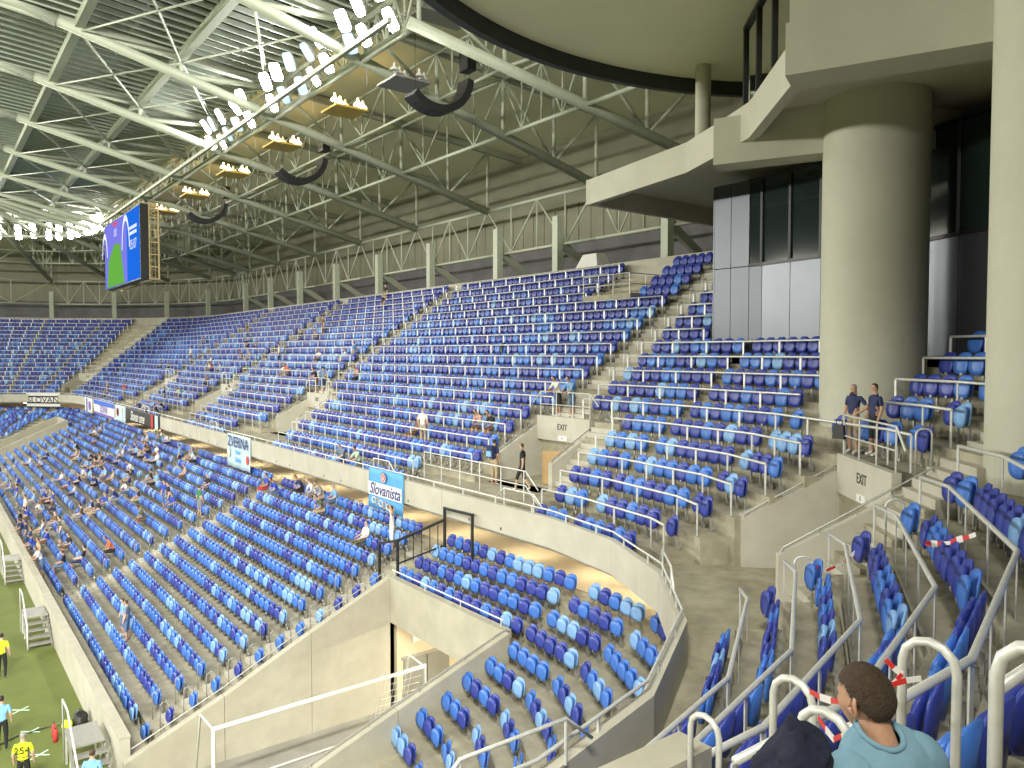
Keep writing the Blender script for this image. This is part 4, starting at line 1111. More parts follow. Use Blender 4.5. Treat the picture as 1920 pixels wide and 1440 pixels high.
# struts from the roof trusses to the rim
for i, (x, y) in enumerate(((13.2, 18.6), (17.0, 19.3), (20.8, 18.7))):
    t = MB().tube([(x - 17, y - 6, .5), (x - 17 + (.4 if i else -.3), y - 6 + 2.5, 3.6)], .12, 8).build('strut', M['truss'], cl, smooth=True)
# ------------------------------------------------------------------ television platform cut into the top rows, covered camera on it
tv = thing('camera_platform', 'railed concrete camera platform among the top rows beside the stair', 'platform', (27.6, 27.15, zu(16)))
MB().box((.9, 0, -.25), (3.4, 3.3, .6)).build('deck', M['terrace'], tv)
for yy in (-1.6, 1.6):
    r_ = MB()
    for z in (.5, 1.0): r_.tube([(-.8, yy, z), (2.4, yy, z)], .024, 6)
    for xx in (-.8, .3, 1.4, 2.4): r_.tube([(xx, yy, 0), (xx, yy, 1.0)], .02, 6)
    r_.build('railing', M['steel'], tv)
r_ = MB()
for z in (.5, 1.0): r_.tube([(-.8, -1.6, z), (-.8, 1.6, z)], .024, 6)
for yy in (-.5, .5): r_.tube([(-.8, yy, 0), (-.8, yy, 1.0)], .02, 6)
r_.build('railing', M['steel'], tv)
cv = MB(); cv.add([(-.5, -.9, 0), (.6, -.9, 0), (.6, .9, 0), (-.5, .9, 0), (-.3, -.62, .75), (.4, -.62, .8), (.4, .5, .8), (-.3, .5, .75)], [(3, 2, 1, 0), (4, 5, 6, 7), (0, 1, 5, 4), (1, 2, 6, 5), (2, 3, 7, 6), (3, 0, 4, 7)])
o = cv.build('covered_box', M['white'], None, loc=(31.0, 32.5, zu(18) + 1.06)); tag(o, 'white sheet covered box behind the top row beside a roof column', 'cover')
# pale concrete block at the bottom edge beside the near stair
nb = MB().box((0, 0, -.6), (.95, .32, 1.2)).build('stair_wall', M['concrete'], None, loc=(4.25, 3.78, Z(3.0))); tag(nb, 'pale concrete wall end at the bottom edge beside the near hoop', 'wall')
# ------------------------------------------------------------------ people
CL = {}
def cloth(name, c, rough=.8):
    if name not in CL: CL[name] = mat(name.replace(' ', '_') + '_cloth', c, rough, var=.18, scale=14, bump=.25, bscale=30)
    return CL[name]
SKIN = [mat('light_skin', (.55, .36, .27), .5), mat('tanned_skin', (.46, .28, .19), .5), mat('pale_skin', (.62, .43, .33), .5)]
HAIR = [mat('dark_hair', (.025, .018, .013), .6, bump=.4, bscale=90), mat('brown_hair', (.07, .04, .02), .6, bump=.4, bscale=90), mat('grey_hair', (.30, .28, .25), .6), mat('cap_navy', (.02, .03, .12), .7)]
SHOE = [mat('white_shoe', (.7, .7, .68), .6), mat('dark_shoe', (.04, .04, .045), .6)]
COLR = {'white': (.70, .70, .66), 'navy': (.02, .03, .10), 'royal blue': (.03, .07, .45), 'light blue': (.18, .38, .62), 'sky blue': (.22, .48, .75), 'black': (.018, .018, .02), 'grey': (.25, .25, .26),
        'olive': (.10, .11, .06), 'green': (.04, .20, .10), 'orange': (.62, .16, .05), 'pink': (.62, .12, .28), 'red': (.50, .04, .04), 'beige': (.45, .36, .24), 'salmon': (.60, .33, .26), 'denim': (.10, .16, .28), 'mint': (.45, .60, .45), 'brown': (.16, .09, .05), 'blue grey': (.16, .22, .32)}
def bodymesh(name, J, E_, bare_leg=True, sub=2):
    idx = {n: i for i, n in enumerate(J)}
    me = bpy.data.meshes.new(name + '_skel'); me.from_pydata([v[0] for v in J.values()], [(idx[a], idx[b]) for a, b, _ in E_], [])
    o = bpy.data.objects.new(name + '_skel', me); col.objects.link(o)
    md = o.modifiers.new('skin', 'SKIN'); md.use_smooth_shade = True; md.branch_smoothing = .6
    if not me.skin_vertices: me.skin_vertices.new()
    sv = me.skin_vertices[0].data
    for n, i in idx.items(): sv[i].radius = J[n][1]; sv[i].use_root = (n == 'pelvis')
    o.modifiers.new('sub', 'SUBSURF').levels = sub
    dg = bpy.context.evaluated_depsgraph_get(); ev = o.evaluated_get(dg)
    m2 = bpy.data.meshes.new_from_object(ev); m2.name = name
    bpy.data.objects.remove(o); bpy.data.meshes.remove(me)
    for m in (SKIN[0], CLO, CLO, HAIR[0], SHOE[0]): m2.materials.append(m)
    segs = [(Vector(J[a][0]), Vector(J[b][0]), g) for a, b, g in E_]
    hc = Vector(J['head'][0])
    mi = []
    for p in m2.polygons:
        c = p.center; best = (1e9, 'x', 0)
        for a, b, g in segs:
            ab = b - a; t = max(0, min(1, (c - a).dot(ab) / max(1e-9, ab.length_squared))); d = (c - a - ab * t).length
            if d < best[0]: best = (d, g, t)
        g, t = best[1], best[2]
        if g == 'head':
            r = c - hc; m = 3 if (r.z > .005 and r.y < .03) or (r.y < -.01 and r.z > -.07) or r.z > .038 else 0
        elif g == 'torso': m = 1
        elif g == 'hips': m = 2
        elif g == 'uarm': m = 1 if t < .75 else 0
        elif g == 'thigh': m = 2
        elif g == 'calf': m = (2 if t < .15 else 0) if bare_leg else 2
        elif g == 'foot': m = 4
        else: m = 0
        mi.append(m)
    m2.polygons.foreach_set('material_index', mi); m2.polygons.foreach_set('use_smooth', [True] * len(mi)); m2.update()
    return m2
CLO = cloth('plain', (.5, .5, .5))
def skel(pose, bare=True):
    r = lambda a, b=None: (a, b or a)
    if pose in ('stand', 'lean', 'walk', 'raise', 'akimbo'):
        ln = .0
        J = {'pelvis': ((0, 0, .95), r(.15, .11)), 'waist': ((0, .0, 1.08), r(.14, .10)), 'chest': ((0, .0, 1.30), r(.165, .115)), 'neckb': ((0, -.01, 1.46), r(.075)), 'neck': ((0, .0, 1.53), r(.055)), 'head': ((0, .02, 1.64), r(.090, .100)), 'crown': ((0, .015, 1.72), r(.058, .066))}
        for s, n in ((-1, 'l'), (1, 'r')):
            J['sh' + n] = ((s * .175, -.01, 1.40), r(.065)); J['hip' + n] = ((s * .09, 0, .88), r(.095)); J['knee' + n] = ((s * .10, .02, .48), r(.062)); J['ank' + n] = ((s * .10, -.01, .09), r(.04)); J['toe' + n] = ((s * .12, .15, .035), r(.035))
            J['elb' + n] = ((s * .235, -.03, 1.13), r(.045)); J['wri' + n] = ((s * .24, .06, .90), r(.032)); J['han' + n] = ((s * .235, .09, .80), r(.036, .02))
        if pose == 'lean':
            for n in list(J):
                p, q = J[n]
                if p[2] > 1.0: f = (p[2] - 1.0); J[n] = ((p[0], p[1] + f * .38, p[2] - f * .12), q)
            for s, n in ((-1, 'l'), (1, 'r')):
                J['elb' + n] = ((s * .24, .30, 1.08), r(.045)); J['wri' + n] = ((s * .10, .46, 1.02), r(.032)); J['han' + n] = ((s * .02, .50, 1.0), r(.036, .025))
        if pose == 'walk':
            J['kneel'] = ((-.10, .16, .50), r(.062)); J['ankl'] = ((-.10, .22, .10), r(.04)); J['toel'] = ((-.11, .37, .05), r(.035)); J['kneer'] = ((.10, -.04, .47), r(.062)); J['ankr'] = ((.10, -.26, .13), r(.04)); J['toer'] = ((.11, -.14, .035), r(.035))
            J['elbl'] = ((-.24, -.10, 1.14), r(.045)); J['wril'] = ((-.25, -.08, .91), r(.032)); J['hanl'] = ((-.25, -.05, .82), r(.036, .02)); J['wrir'] = ((.24, .14, .95), r(.032)); J['hanr'] = ((.23, .18, .87), r(.036, .02))
        if pose == 'raise':
            for s, n in ((-1, 'l'), (1, 'r')): J['elb' + n] = ((s * .38, .05, 1.50), r(.045)); J['wri' + n] = ((s * .22, .10, 1.70), r(.032)); J['han' + n] = ((s * .12, .10, 1.74), r(.036, .025))
        if pose == 'akimbo':
            J['elbl'] = ((-.36, -.06, 1.16), r(.045)); J['wril'] = ((-.19, .06, 1.02), r(.032)); J['hanl'] = ((-.15, .10, .99), r(.036, .025))
    else:
        fw_ = {'sit': .05, 'sitlean': .30, 'sitback': -.10}[pose]
        J = {'pelvis': ((0, .08, .50), r(.16, .12)), 'waist': ((0, .06 + fw_ * .25, .64), r(.145, .105)), 'chest': ((0, .05 + fw_ * .75, .86), r(.165, .115)), 'neckb': ((0, .04 + fw_ * 1.05, 1.02), r(.075)), 'neck': ((0, .06 + fw_ * 1.2, 1.09), r(.055)), 'head': ((0, .09 + fw_ * 1.4, 1.20), r(.090, .100)), 'crown': ((0, .085 + fw_ * 1.4, 1.28), r(.058, .066))}
        for s, n in ((-1, 'l'), (1, 'r')):
            J['sh' + n] = ((s * .175, .04 + fw_ * .9, .96), r(.065)); J['hip' + n] = ((s * .10, .14, .50), r(.095)); J['knee' + n] = ((s * .15, .52, .50), r(.064)); J['ank' + n] = ((s * .14, .50, .10), r(.04)); J['toe' + n] = ((s * .15, .66, .035), r(.035))
            J['elb' + n] = ((s * .25, .12 + fw_ * .9, .70), r(.045)); J['wri' + n] = ((s * .15, .36 + fw_ * .3, .64), r(.032)); J['han' + n] = ((s * .09, .44 + fw_ * .3, .62), r(.036, .025))
    E_ = [('pelvis', 'waist', 'torso'), ('waist', 'chest', 'torso'), ('chest', 'neckb', 'torso'), ('neckb', 'neck', 'neck'), ('neck', 'head', 'head'), ('head', 'crown', 'head')]
    for n in 'lr': E_ += [('chest', 'sh' + n, 'torso'), ('sh' + n, 'elb' + n, 'uarm'), ('elb' + n, 'wri' + n, 'farm'), ('wri' + n, 'han' + n, 'farm'), ('pelvis', 'hip' + n, 'hips'), ('hip' + n, 'knee' + n, 'thigh'), ('knee' + n, 'ank' + n, 'calf'), ('ank' + n, 'toe' + n, 'foot')]
    return J, E_
BODY = {}
def body(pose, bare):
    if (pose, bare) not in BODY: BODY[(pose, bare)] = bodymesh('person', *skel(pose), bare_leg=bare)
    return BODY[(pose, bare)]
rp = random.Random(11)
GAITS = {'stand': 'standing', 'lean': 'leaning forward', 'walk': 'walking', 'raise': 'standing with raised arms', 'akimbo': 'standing with a hand on the hip', 'sit': 'sitting', 'sitlean': 'sitting hunched forward', 'sitback': 'leaning back in a seat'}
def person(x, y, z, face, pose, top, bottom, lab, hair=0, skin=0, bare=True, shoe=0, sc=1.0, group=None):
    """face: angle of the facing direction from +Y towards +X, degrees"""
    o = bpy.data.objects.new('person', body(pose, bare)); col.objects.link(o)
    o.location = (x, y, z); o.rotation_euler = (0, 0, R(-face)); o.scale = (sc, sc, sc)
    mats_ = [SKIN[skin], cloth(top, COLR.get(top, (.5, .5, .5))) if isinstance(top, str) else top, cloth(bottom, COLR.get(bottom, (.5, .5, .5))) if isinstance(bottom, str) else bottom, HAIR[hair], SHOE[shoe]]
    for i, m in enumerate(mats_): o.material_slots[i].link = 'OBJECT'; o.material_slots[i].material = m
    return tag(o, lab, 'person', group)
LEFT = -90
# two men beside the round column
person(18.05, 9.72, zu(6) + .06, -78, 'akimbo', 'navy', 'beige', 'man in navy shirt and pale shorts holding a dark bag above the nearest exit', 2, 1, sc=1.0)
person(18.02, 9.18, zu(6) + .06, -60, 'stand', 'navy', 'black', 'stout man in dark shirt and dark shorts, right one above the nearest exit', 0, 1, sc=1.02)
bag = thing('hand_bag', 'dark bag hanging from the hand of the man above the nearest exit', 'bag', (17.86, 9.98, zu(6) + .42))
MB().hexa([(-.06, -.15, 0), (.06, -.15, 0), (.06, .15, 0), (-.06, .15, 0), (-.05, -.13, .34), (.05, -.13, .34), (.05, .13, .34), (-.05, .13, .34)]).build('body', M['black'], bag)
MB().tube([(0, -.09, .33), (0, -.06, .46), (0, .06, .46), (0, .09, .33)], .012, 6).build('handle', M['black'], bag)
# first exit
person(20.12, 23.0, zu(6), LEFT + 10, 'lean', 'white', 'black', 'man in white shirt and black shorts leaning on the rail above the first exit', 0, 1)
person(20.12, 22.2, zu(6), LEFT, 'lean', 'light blue', 'denim', 'man in pale blue shirt leaning above the first exit beside the man in white', 0, 1)
person(16.75, 22.75, zu(1.6), 80, 'stand', 'navy', 'beige', 'man with a navy backpack seen from behind on the exit landing', 0, 1)
bp = thing('backpack', 'navy backpack with a blue pocket worn on the exit landing', 'backpack', (16.57, 22.71, zu(1.6) + 1.05), R(-80 - 180))
MB().hexa([(-.17, -.10, 0), (.17, -.10, 0), (.17, .08, 0), (-.17, .08, 0), (-.13, -.05, .45), (.13, -.05, .45), (.13, .08, .45), (-.13, .08, .45)]).build('body', cloth('navy', COLR['navy']), bp)
MB().box((0, .105, .15), (.22, .05, .2)).build('pocket', cloth('sky blue', COLR['sky blue']), bp)
person(16.8, 21.15, zu(1.6), -35, 'walk', 'black', 'black', 'man in black shirt and shorts with white shoes walking out of the exit', 1, 0)
lr_ = thing('landing_rail', 'bent steel guard rail round the landing in front of the first exit', 'rail', (15.72, 19.7, zu(1.6)))
for hh in (.52, 1.0): MB().tube([(0, -.75, hh - .55), (0, -.1, hh), (0, 6.3, hh), (.35, 6.7, hh)], .024, 8).build('handrail', M['steel'], lr_, smooth=True)
for i in range(6): MB().box((0, i * 1.26, .45), (.014, .05, 1.1)).build('post', M['steel'], lr_)
person(18.95, 26.45, zu(4), LEFT, 'sitlean', 'salmon', 'brown', 'person in salmon shirt sitting left of the first exit', 0, 1)
person(18.95, 25.5, zu(4), LEFT + 8, 'sitlean', 'black', 'brown', 'person in black with dark hair sitting nearest the first exit wall', 0, 1)
person(17.95, 30.3, zu(3), LEFT, 'sitback', 'brown', 'brown', 'dark clad person lounging in the block right of the second stair', 0, 1, bare=True)
person(17.75, 29.45, zu(3), LEFT + 150, 'stand', 'white', 'beige', 'person in white shirt and beige shorts with a cap, standing beside the lounging one', 2, 0)
person(15.35, 32.55, zu(0), LEFT - 20, 'lean', 'blue grey', 'navy', 'person in blue grey shirt and cap leaning on the parapet over the crest flag', 3, 0)
person(15.4, 31.0, zu(0), LEFT, 'lean', 'mint', 'olive', 'person in pale green shirt leaning on the parapet over the crest flag', 0, 1)
person(20.2, 45.6, zu(6), 60, 'walk', 'blue grey', 'navy', 'man in grey blue shirt and navy shorts beside the second exit', 0, 0)
person(20.12, 46.4, zu(6), LEFT, 'lean', 'black', 'brown', 'dark clad person leaning on the rail above the second exit', 0, 1)
person(21.4, 42.7, zu(7), LEFT, 'sitlean', 'salmon', 'black', 'person in salmon shirt and black trousers sitting by the second stair', 0, 1, bare=False)
person(22.9, 46.7, zu(9), -30, 'stand', 'light blue', 'grey', 'person in light blue standing on the second stair', 1, 0)
person(23.0, 48.1, zu(9), LEFT, 'sit', 'white', 'beige', 'person in white sitting just above the second stair walker', 0, 0)
b2 = MB().hexa([(-.14, -.1, 0), (.14, -.1, 0), (.14, .1, 0), (-.14, .1, 0), (-.1, -.07, .48), (.1, -.07, .48), (.1, .07, .48), (-.1, .07, .48)]).build('black_backpack', M['black'], None, loc=(23.55, 31.2, zu(10) + .45)); tag(b2, 'black backpack left on a seat in the big empty block', 'backpack')
tops = ['white', 'navy', 'royal blue', 'light blue', 'black', 'grey', 'olive', 'sky blue', 'beige', 'brown']
SHORTG = {'sit': 'seated', 'sitlean': 'hunched', 'sitback': 'lounging', 'stand': 'standing', 'lean': 'leaning', 'walk': 'walking'}
USED = set()
def uniq(l):
    for a in ('', ' again', ' farther', ' farthest'):
        q = l.replace('person', ('person' if not a else {' again': 'second person', ' farther': 'third person', ' farthest': 'fourth person'}[a]), 1)
        if q not in USED: USED.add(q); return q
    return l
def scatter(items, where):
    for n_, (tier, row, y, pose, top) in enumerate(items):
        if tier == 'U': x = 14.7 + du(row) + (.02 if pose.startswith('sit') else -.25); z = zu(row)
        else: x = 14.94 + dl(row) + (.02 if pose.startswith('sit') else -.2); z = zl(row)
        bt = rp.choice(['beige', 'denim', 'black', 'navy', 'grey', 'brown'])
        rw = ordn(row + 1) + ' row' if tier == 'U' else ordn(16 - row) + ' row'
        person(x, y, z, LEFT + rp.uniform(-22, 22), pose, top, bt, uniq('person in %s top and %s shorts %s, %s, %s' % (top, bt, SHORTG[pose], rw, where)), rp.choice([0, 0, 1, 1, 2, 3]), rp.choice([0, 1, 1, 2]), sc=rp.uniform(.94, 1.04))
scatter([('U', 9, 59.2, 'stand', 'white'), ('U', 12, 61.0, 'sit', 'black'), ('U', 10, 60.2, 'sit', 'navy'), ('U', 13, 58.0, 'stand', 'brown'), ('U', 12, 57.6, 'sitlean', 'beige'), ('U', 7, 53.6, 'sitlean', 'orange'), ('U', 7, 54.6, 'sit', 'white'), ('U', 4, 58.3, 'sitlean', 'white'),
         ('U', 9, 52.0, 'sit', 'white'), ('U', 1, 57.5, 'sit', 'light blue'), ('U', 16, 52.5, 'stand', 'black'), ('U', 18, 55.0, 'stand', 'black'), ('U', 15, 62.0, 'sit', 'black')], 'upper tier before third stair')
scatter([('U', 9, 66.5, 'sit', 'beige'), ('U', 9, 68.0, 'sitlean', 'brown'), ('U', 11, 69.2, 'sit', 'navy'), ('U', 11, 71.4, 'sitlean', 'black'), ('U', 12, 73.0, 'sit', 'olive'), ('U', 7, 69.5, 'sit', 'white'), ('U', 7, 71.2, 'sitlean', 'red'), ('U', 7, 72.6, 'sit', 'white'), ('U', 8, 74.8, 'sit', 'white'),
         ('U', 13, 76.0, 'stand', 'brown'), ('U', 5, 67.8, 'sit', 'brown'), ('U', 3, 70.0, 'sitlean', 'mint'), ('U', 2, 71.5, 'stand', 'black'), ('U', 1, 69.0, 'sitlean', 'black'), ('U', 0, 66.8, 'lean', 'black'), ('U', 0, 71.0, 'lean', 'white'), ('U', 0, 73.2, 'lean', 'navy')], 'upper tier before fourth stair')
scatter([('U', 9, 84.0, 'stand', 'white'), ('U', 12, 87.0, 'sitlean', 'black'), ('U', 12, 88.8, 'sit', 'olive'), ('U', 11, 86.0, 'sit', 'navy'), ('U', 2, 88.0, 'stand', 'red'), ('U', 1, 92.0, 'sit', 'white'), ('U', 1, 94.0, 'sitlean', 'beige'), ('U', 2, 97.0, 'stand', 'salmon'), ('U', 0, 95.5, 'lean', 'grey'), ('U', 7, 86.5, 'sit', 'olive'), ('U', 7, 90.0, 'sit', 'brown')], 'upper tier past fourth stair')
# lower tier, the ones that stand out
person(6.0, 31.45, zl(13), -60, 'stand', 'blue grey', 'denim', 'boy in blue shirt and denim shorts standing in an empty lower row', 1, 0, sc=.92)
person(6.0, 32.15, zl(13), -100, 'stand', 'light blue', 'denim', 'child in light blue standing behind the boy in an empty lower row', 1, 0, sc=.85)
person(7.6, 42.0, zl(11), LEFT, 'sitlean', 'orange', 'black', 'person in orange shirt sitting low beside the second lower stair', 1, 1)
person(10.9, 46.3, zl(6), LEFT - 20, 'stand', 'royal blue', 'denim', 'person in bright royal blue shirt standing mid lower tier', 0, 0)
person(10.9, 45.5, zl(6), LEFT, 'stand', 'black', 'denim', 'person in black standing right of the royal blue shirt', 0, 0)
gp = person(11.5, 41.6, zl(5), 75, 'stand', 'green', 'grey', 'person in green shirt seen from behind by the second lower stair', 1, 0)
person(14.1, 25.7, zl(1), -70, 'raise', cloth('striped', (.6, .6, .58)), 'white', 'person in striped shirt with raised arms beside the black frames', 1, 1)
person(13.6, 26.9, zl(2), LEFT, 'sitback', 'white', 'olive', 'old man in white shirt and blue cap sitting at the row end', 3, 0)
person(14.25, 32.0, zl(1), LEFT, 'sitlean', 'olive', 'beige', 'person in olive shirt hunched in the second rear lower row', 0, 1)
person(14.3, 37.6, zl(1), LEFT, 'sitlean', 'royal blue', 'denim', 'person in royal blue shirt sitting below the pale banner, right one', 0, 1)
person(14.3, 39.2, zl(1), LEFT, 'sit', 'royal blue', 'red', 'person in royal blue shirt sitting below the pale banner, left one', 0, 1)
person(14.95, 36.0, zl(0), LEFT, 'sitlean', 'navy', 'black', 'person in navy shirt in the rearmost lower row', 0, 1)
person(14.95, 33.6, zl(0), LEFT, 'sitlean', 'grey', 'beige', 'person in grey shirt in the rearmost lower row, second from the crest flag', 1, 0)
person(14.95, 34.6, zl(0), LEFT, 'sitlean', 'white', 'grey', 'person in white shirt in the rearmost lower row, third from the crest flag', 2, 2)
person(14.95, 32.4, zl(0), LEFT, 'sit', 'light blue', 'denim', 'person in pale blue shirt in the rearmost lower row nearest the crest flag', 2, 0)
person(13.7, 54.0, zl(2), -60, 'stand', 'sky blue', 'black', 'person in sky blue shirt standing below the pale lettered banner', 0, 0)
crowd = []
rc_ = random.Random(5); used = set()
def ok(j, y):
    if any(abs(y - a) < .9 for a in AISL): return False
    key = (j, round(y / .5));
    if any((j, key[1] + d) in used for d in (-1, 0, 1)) and rc_.random() < .5: return False
    used.add(key); return True
for _ in range(700):
    if len(crowd) >= 84: break
    j = rc_.choice([0, 1, 2, 3, 3, 4, 5, 6, 6, 7, 7, 8, 9, 10, 11, 12, 13, 13, 14, 14]); c = rc_.choice([46, 50, 52, 57, 60, 61, 64, 66, 72, 75, 80]); y = c + rc_.gauss(0, 1.6)
    if 43 < y < 90 and ok(j, y): crowd.append(('L', j, y, rc_.choice(['sit', 'sitlean', 'sitlean', 'sitback', 'sit', 'stand'] if j > 11 else ['sit', 'sitlean', 'sitback']), rc_.choice(tops + ['white', 'navy', 'black'])))
def wz(y): return 'lower tier before second stair' if y < 54.6 else ('lower tier before third stair' if y < 69.6 else 'lower tier near far tunnel')
for it in crowd: scatter([it], wz(it[2]))
for x, y, top, ps in ((4.75, 45.2, 'white', 'lean'), (4.8, 47.0, 'beige', 'stand'), (4.8, 48.6, 'royal blue', 'lean'), (4.8, 50.3, 'navy', 'stand'), (4.75, 52.4, 'navy', 'stand'), (4.75, 53.6, 'navy', 'lean'), (4.8, 56.2, 'black', 'stand')):
    person(x, y, zl(15) + .0, LEFT + rp.uniform(-30, 30), ps, top, 'denim', 'person in %s top %s at the pitch wall, %s from the tunnel' % (top, GAITS[ps], ordn(1 + [45.2, 47.0, 48.6, 50.3, 52.4, 53.6, 56.2].index(y))), rp.choice([0, 1, 3]), 1)
for x, y, top in ((3.4, 57.5, 'navy'), (3.2, 60.5, 'navy')): person(x, y, 0, 90, 'stand', top, 'navy', 'person in navy standing on the grass by the wall, %s one' % ('nearer' if y < 59 else 'farther'), 0, 1)
# stewards on the grass
s254 = person(2.02, 24.35, 0, 20, 'stand', M['hivis'], 'black', 'steward in yellow vest numbered 254 seen from behind on the grass', 2, 0, bare=False)
text_obj('254', .26, s254, (0, -.128, 1.27), (R(90), 0, 0), M['text'], .003)
for zz in (1.08, 1.00): MB().tube([(.15 * math.cos(a), .118 * math.sin(a), zz) for a in [2 * math.pi * i / 20 for i in range(21)]], .008, 5).build('reflective_stripe', M['text'], s254)
person(2.2, 33.6, 0, 20, 'stand', M['hivis'], 'black', 'steward in yellow vest at the left edge of the grass', 0, 0, bare=False)
person(1.75, 27.4, 0, 10, 'stand', 'sky blue', 'black', 'person in a blue bib at the left edge, beyond the numbered steward', 0, 0, bare=False)
person(3.35, 22.2, 0, 30, 'stand', 'sky blue', 'black', 'person in a blue bib at the bottom edge beside the step unit', 1, 0, bare=False)
# ------------------------------------------------------------------ banners and flags on the parapet
def banner(y0, y1, htop, hgt, lab, base, parts, name='banner'):
    # hangs on the pitch side of the parapet; local x along the wall (towards the near corner), z down from the top
    t = thing(name, lab, 'banner', (14.66, y1, EYE - 4.86 + htop), R(-90))
    w = y1 - y0; nx, nz = 14, 6; rb = random.Random(int(y0 * 10)); mb = MB(); vs = []
    for i in range(nx + 1):
        for k in range(nz + 1): vs.append((w * i / nx, -.015 - .03 * math.sin(i * 1.3 + k * .4) * (k / nz) - .02 * rb.random() * (k / nz), -hgt * k / nz))
    fs = [(i * (nz + 1) + k, i * (nz + 1) + k + 1, (i + 1) * (nz + 1) + k + 1, (i + 1) * (nz + 1) + k) for i in range(nx) for k in range(nz)]
    mb.add(vs, fs); o = mb.build('cloth', base, t, smooth=True); m = o.modifiers.new('thick', 'SOLIDIFY'); m.thickness = .006
    for kind, x, z, a, b, mt in parts:
        if kind == 'box': MB().box((x + a / 2, -.075, -z - b / 2), (a, .006, b)).build('stripe', mt, t)
        elif kind == 'text': text_obj(b, a, t, (x, -.082, -z), (R(90), 0, 0), mt, .002, shear=.35 if b[:2] == 'Sl' else 0, bold=.012)
        elif kind == 'disc':
            n = 20; MB().add([(x + a * math.cos(2 * math.pi * i / n), -.08, -z + b * math.sin(2 * math.pi * i / n)) for i in range(n)] + [(x + a * math.cos(2 * math.pi * i / n), -.072, -z + b * math.sin(2 * math.pi * i / n)) for i in range(n)], [tuple(range(n - 1, -1, -1))] + [(i, (i + 1) % n, n + (i + 1) % n, n + i) for i in range(n)]).build('emblem', mt, t)
        elif kind == 'poly': 
            MB().add([(px, -.084, -pz) for px, pz in x], [tuple(range(len(x) - 1, -1, -1))]).build('emblem', mt, t)
    return t
BLU = mat('flag_blue', (.10, .36, .72), .75, var=.1, scale=4); WHT = mat('flag_white', (.72, .72, .70), .75, var=.08, scale=4); BLK = mat('banner_black', (.025, .027, .025), .8); RED = mat('flag_red', (.62, .05, .05), .7)
NVY = mat('flag_navy', (.05, .05, .22), .7); VIO = mat('flag_violet', (.16, .10, .45), .7); TRQ = mat('banner_pale_blue', (.50, .68, .72), .75, var=.1, scale=3); GLD = mat('flag_gold', (.55, .33, .10), .6); DBL = mat('flag_deep_blue', (.04, .12, .55), .7)
# flag with the crest and script name, nearest
cr = [(1.05, .30), (1.25, .12), (1.42, .05), (1.60, .12), (1.78, .30), (1.70, .62), (1.42, .74), (1.14, .62)]
ci = [(1.16, .34), (1.42, .14), (1.67, .34), (1.61, .56), (1.42, .66), (1.23, .56)]
fl = banner(25.75, 28.6, .20, 1.62, 'blue and white flag with a red crest hanging from the parapet', BLU, [('box', .05, .55, 2.75, .54, WHT), ('text', 1.42, .83, .64, 'Slovanista', NVY)], 'crest_flag')
def poly_at(t, pts, m, dy): MB().add([(x, dy, -z) for x, z in pts], [tuple(range(len(pts) - 1, -1, -1))]).build('emblem', m, t)
sh = lambda P_, s=.68, ox=.38: [(x * s + ox, z * s + .02) for x, z in P_]
poly_at(fl, sh(cr), NVY, -.082); poly_at(fl, sh([(1.10, .33), (1.42, .09), (1.73, .33), (1.66, .60), (1.42, .70), (1.18, .60)]), WHT, -.086); poly_at(fl, sh(ci), RED, -.090)
poly_at(fl, sh([(1.39, .24), (1.45, .24), (1.45, .58), (1.39, .58)]), WHT, -.094); poly_at(fl, sh([(1.32, .32), (1.52, .32), (1.52, .37), (1.32, .37)]), WHT, -.095); poly_at(fl, sh([(1.29, .43), (1.55, .43), (1.55, .48), (1.29, .48)]), WHT, -.096)
for i in range(6): MB().tube([(.55 + .3 * i + .16 * math.cos(a), -.09, -1.28 - .03 * i + .12 * math.sin(a)) for a in [2 * math.pi * q / 12 for q in range(13)]], .022, 5).build('ornament', GLD if i % 2 else WHT, fl)
banner(42.9, 46.9, .12, 1.95, 'pale blue green banner with dark capital lettering hanging on the parapet', TRQ, [('text', 2.0, .45, .88, 'ZVERINA', NVY), ('text', 2.0, 1.0, .36, 'Nové', BLU), ('text', 2.0, 1.45, .36, 'Zámky', BLU), ('disc', 3.6, 1.3, .2, .26, RED), ('disc', .35, 1.1, .25, .34, WHT)], 'lettered_banner')
banner(63.4, 75.3, .05, 1.1, 'long black banner with white script lettering on the parapet', BLK, [('text', 4.6, .60, 1.15, 'Slovan sme', WHT), ('box', 9.4, .02, .75, 1.05, RED), ('box', 9.72, .02, .14, 1.05, WHT), ('box', 10.7, .02, 1.0, 1.05, TRQ)], 'script_banner')
banner(75.6, 80.0, .1, 1.5, 'pale blue banner with a red round crest next to the black banner', TRQ, [('disc', 1.2, .65, .42, .42, RED), ('disc', 1.2, .65, .28, .28, WHT), ('box', 2.7, .15, .5, 1.2, WHT)], 'crest_banner')
banner(80.3, 91.0, .1, 1.5, 'blue and white striped flag beside the pale crest banner', WHT, [('box', .1, .02, 10.5, .45, DBL), ('text', 5.4, .85, 1.0, 'SLOVAN', VIO), ('box', .2, 1.25, 10.2, .22, VIO)], 'striped_flag')
banner(92.0, 96.5, .05, 1.6, 'white and violet flag nearest the far corner', WHT, [('box', 1.0, .02, .6, 1.5, VIO), ('disc', 3.0, .8, .6, .5, VIO)], 'violet_flag')
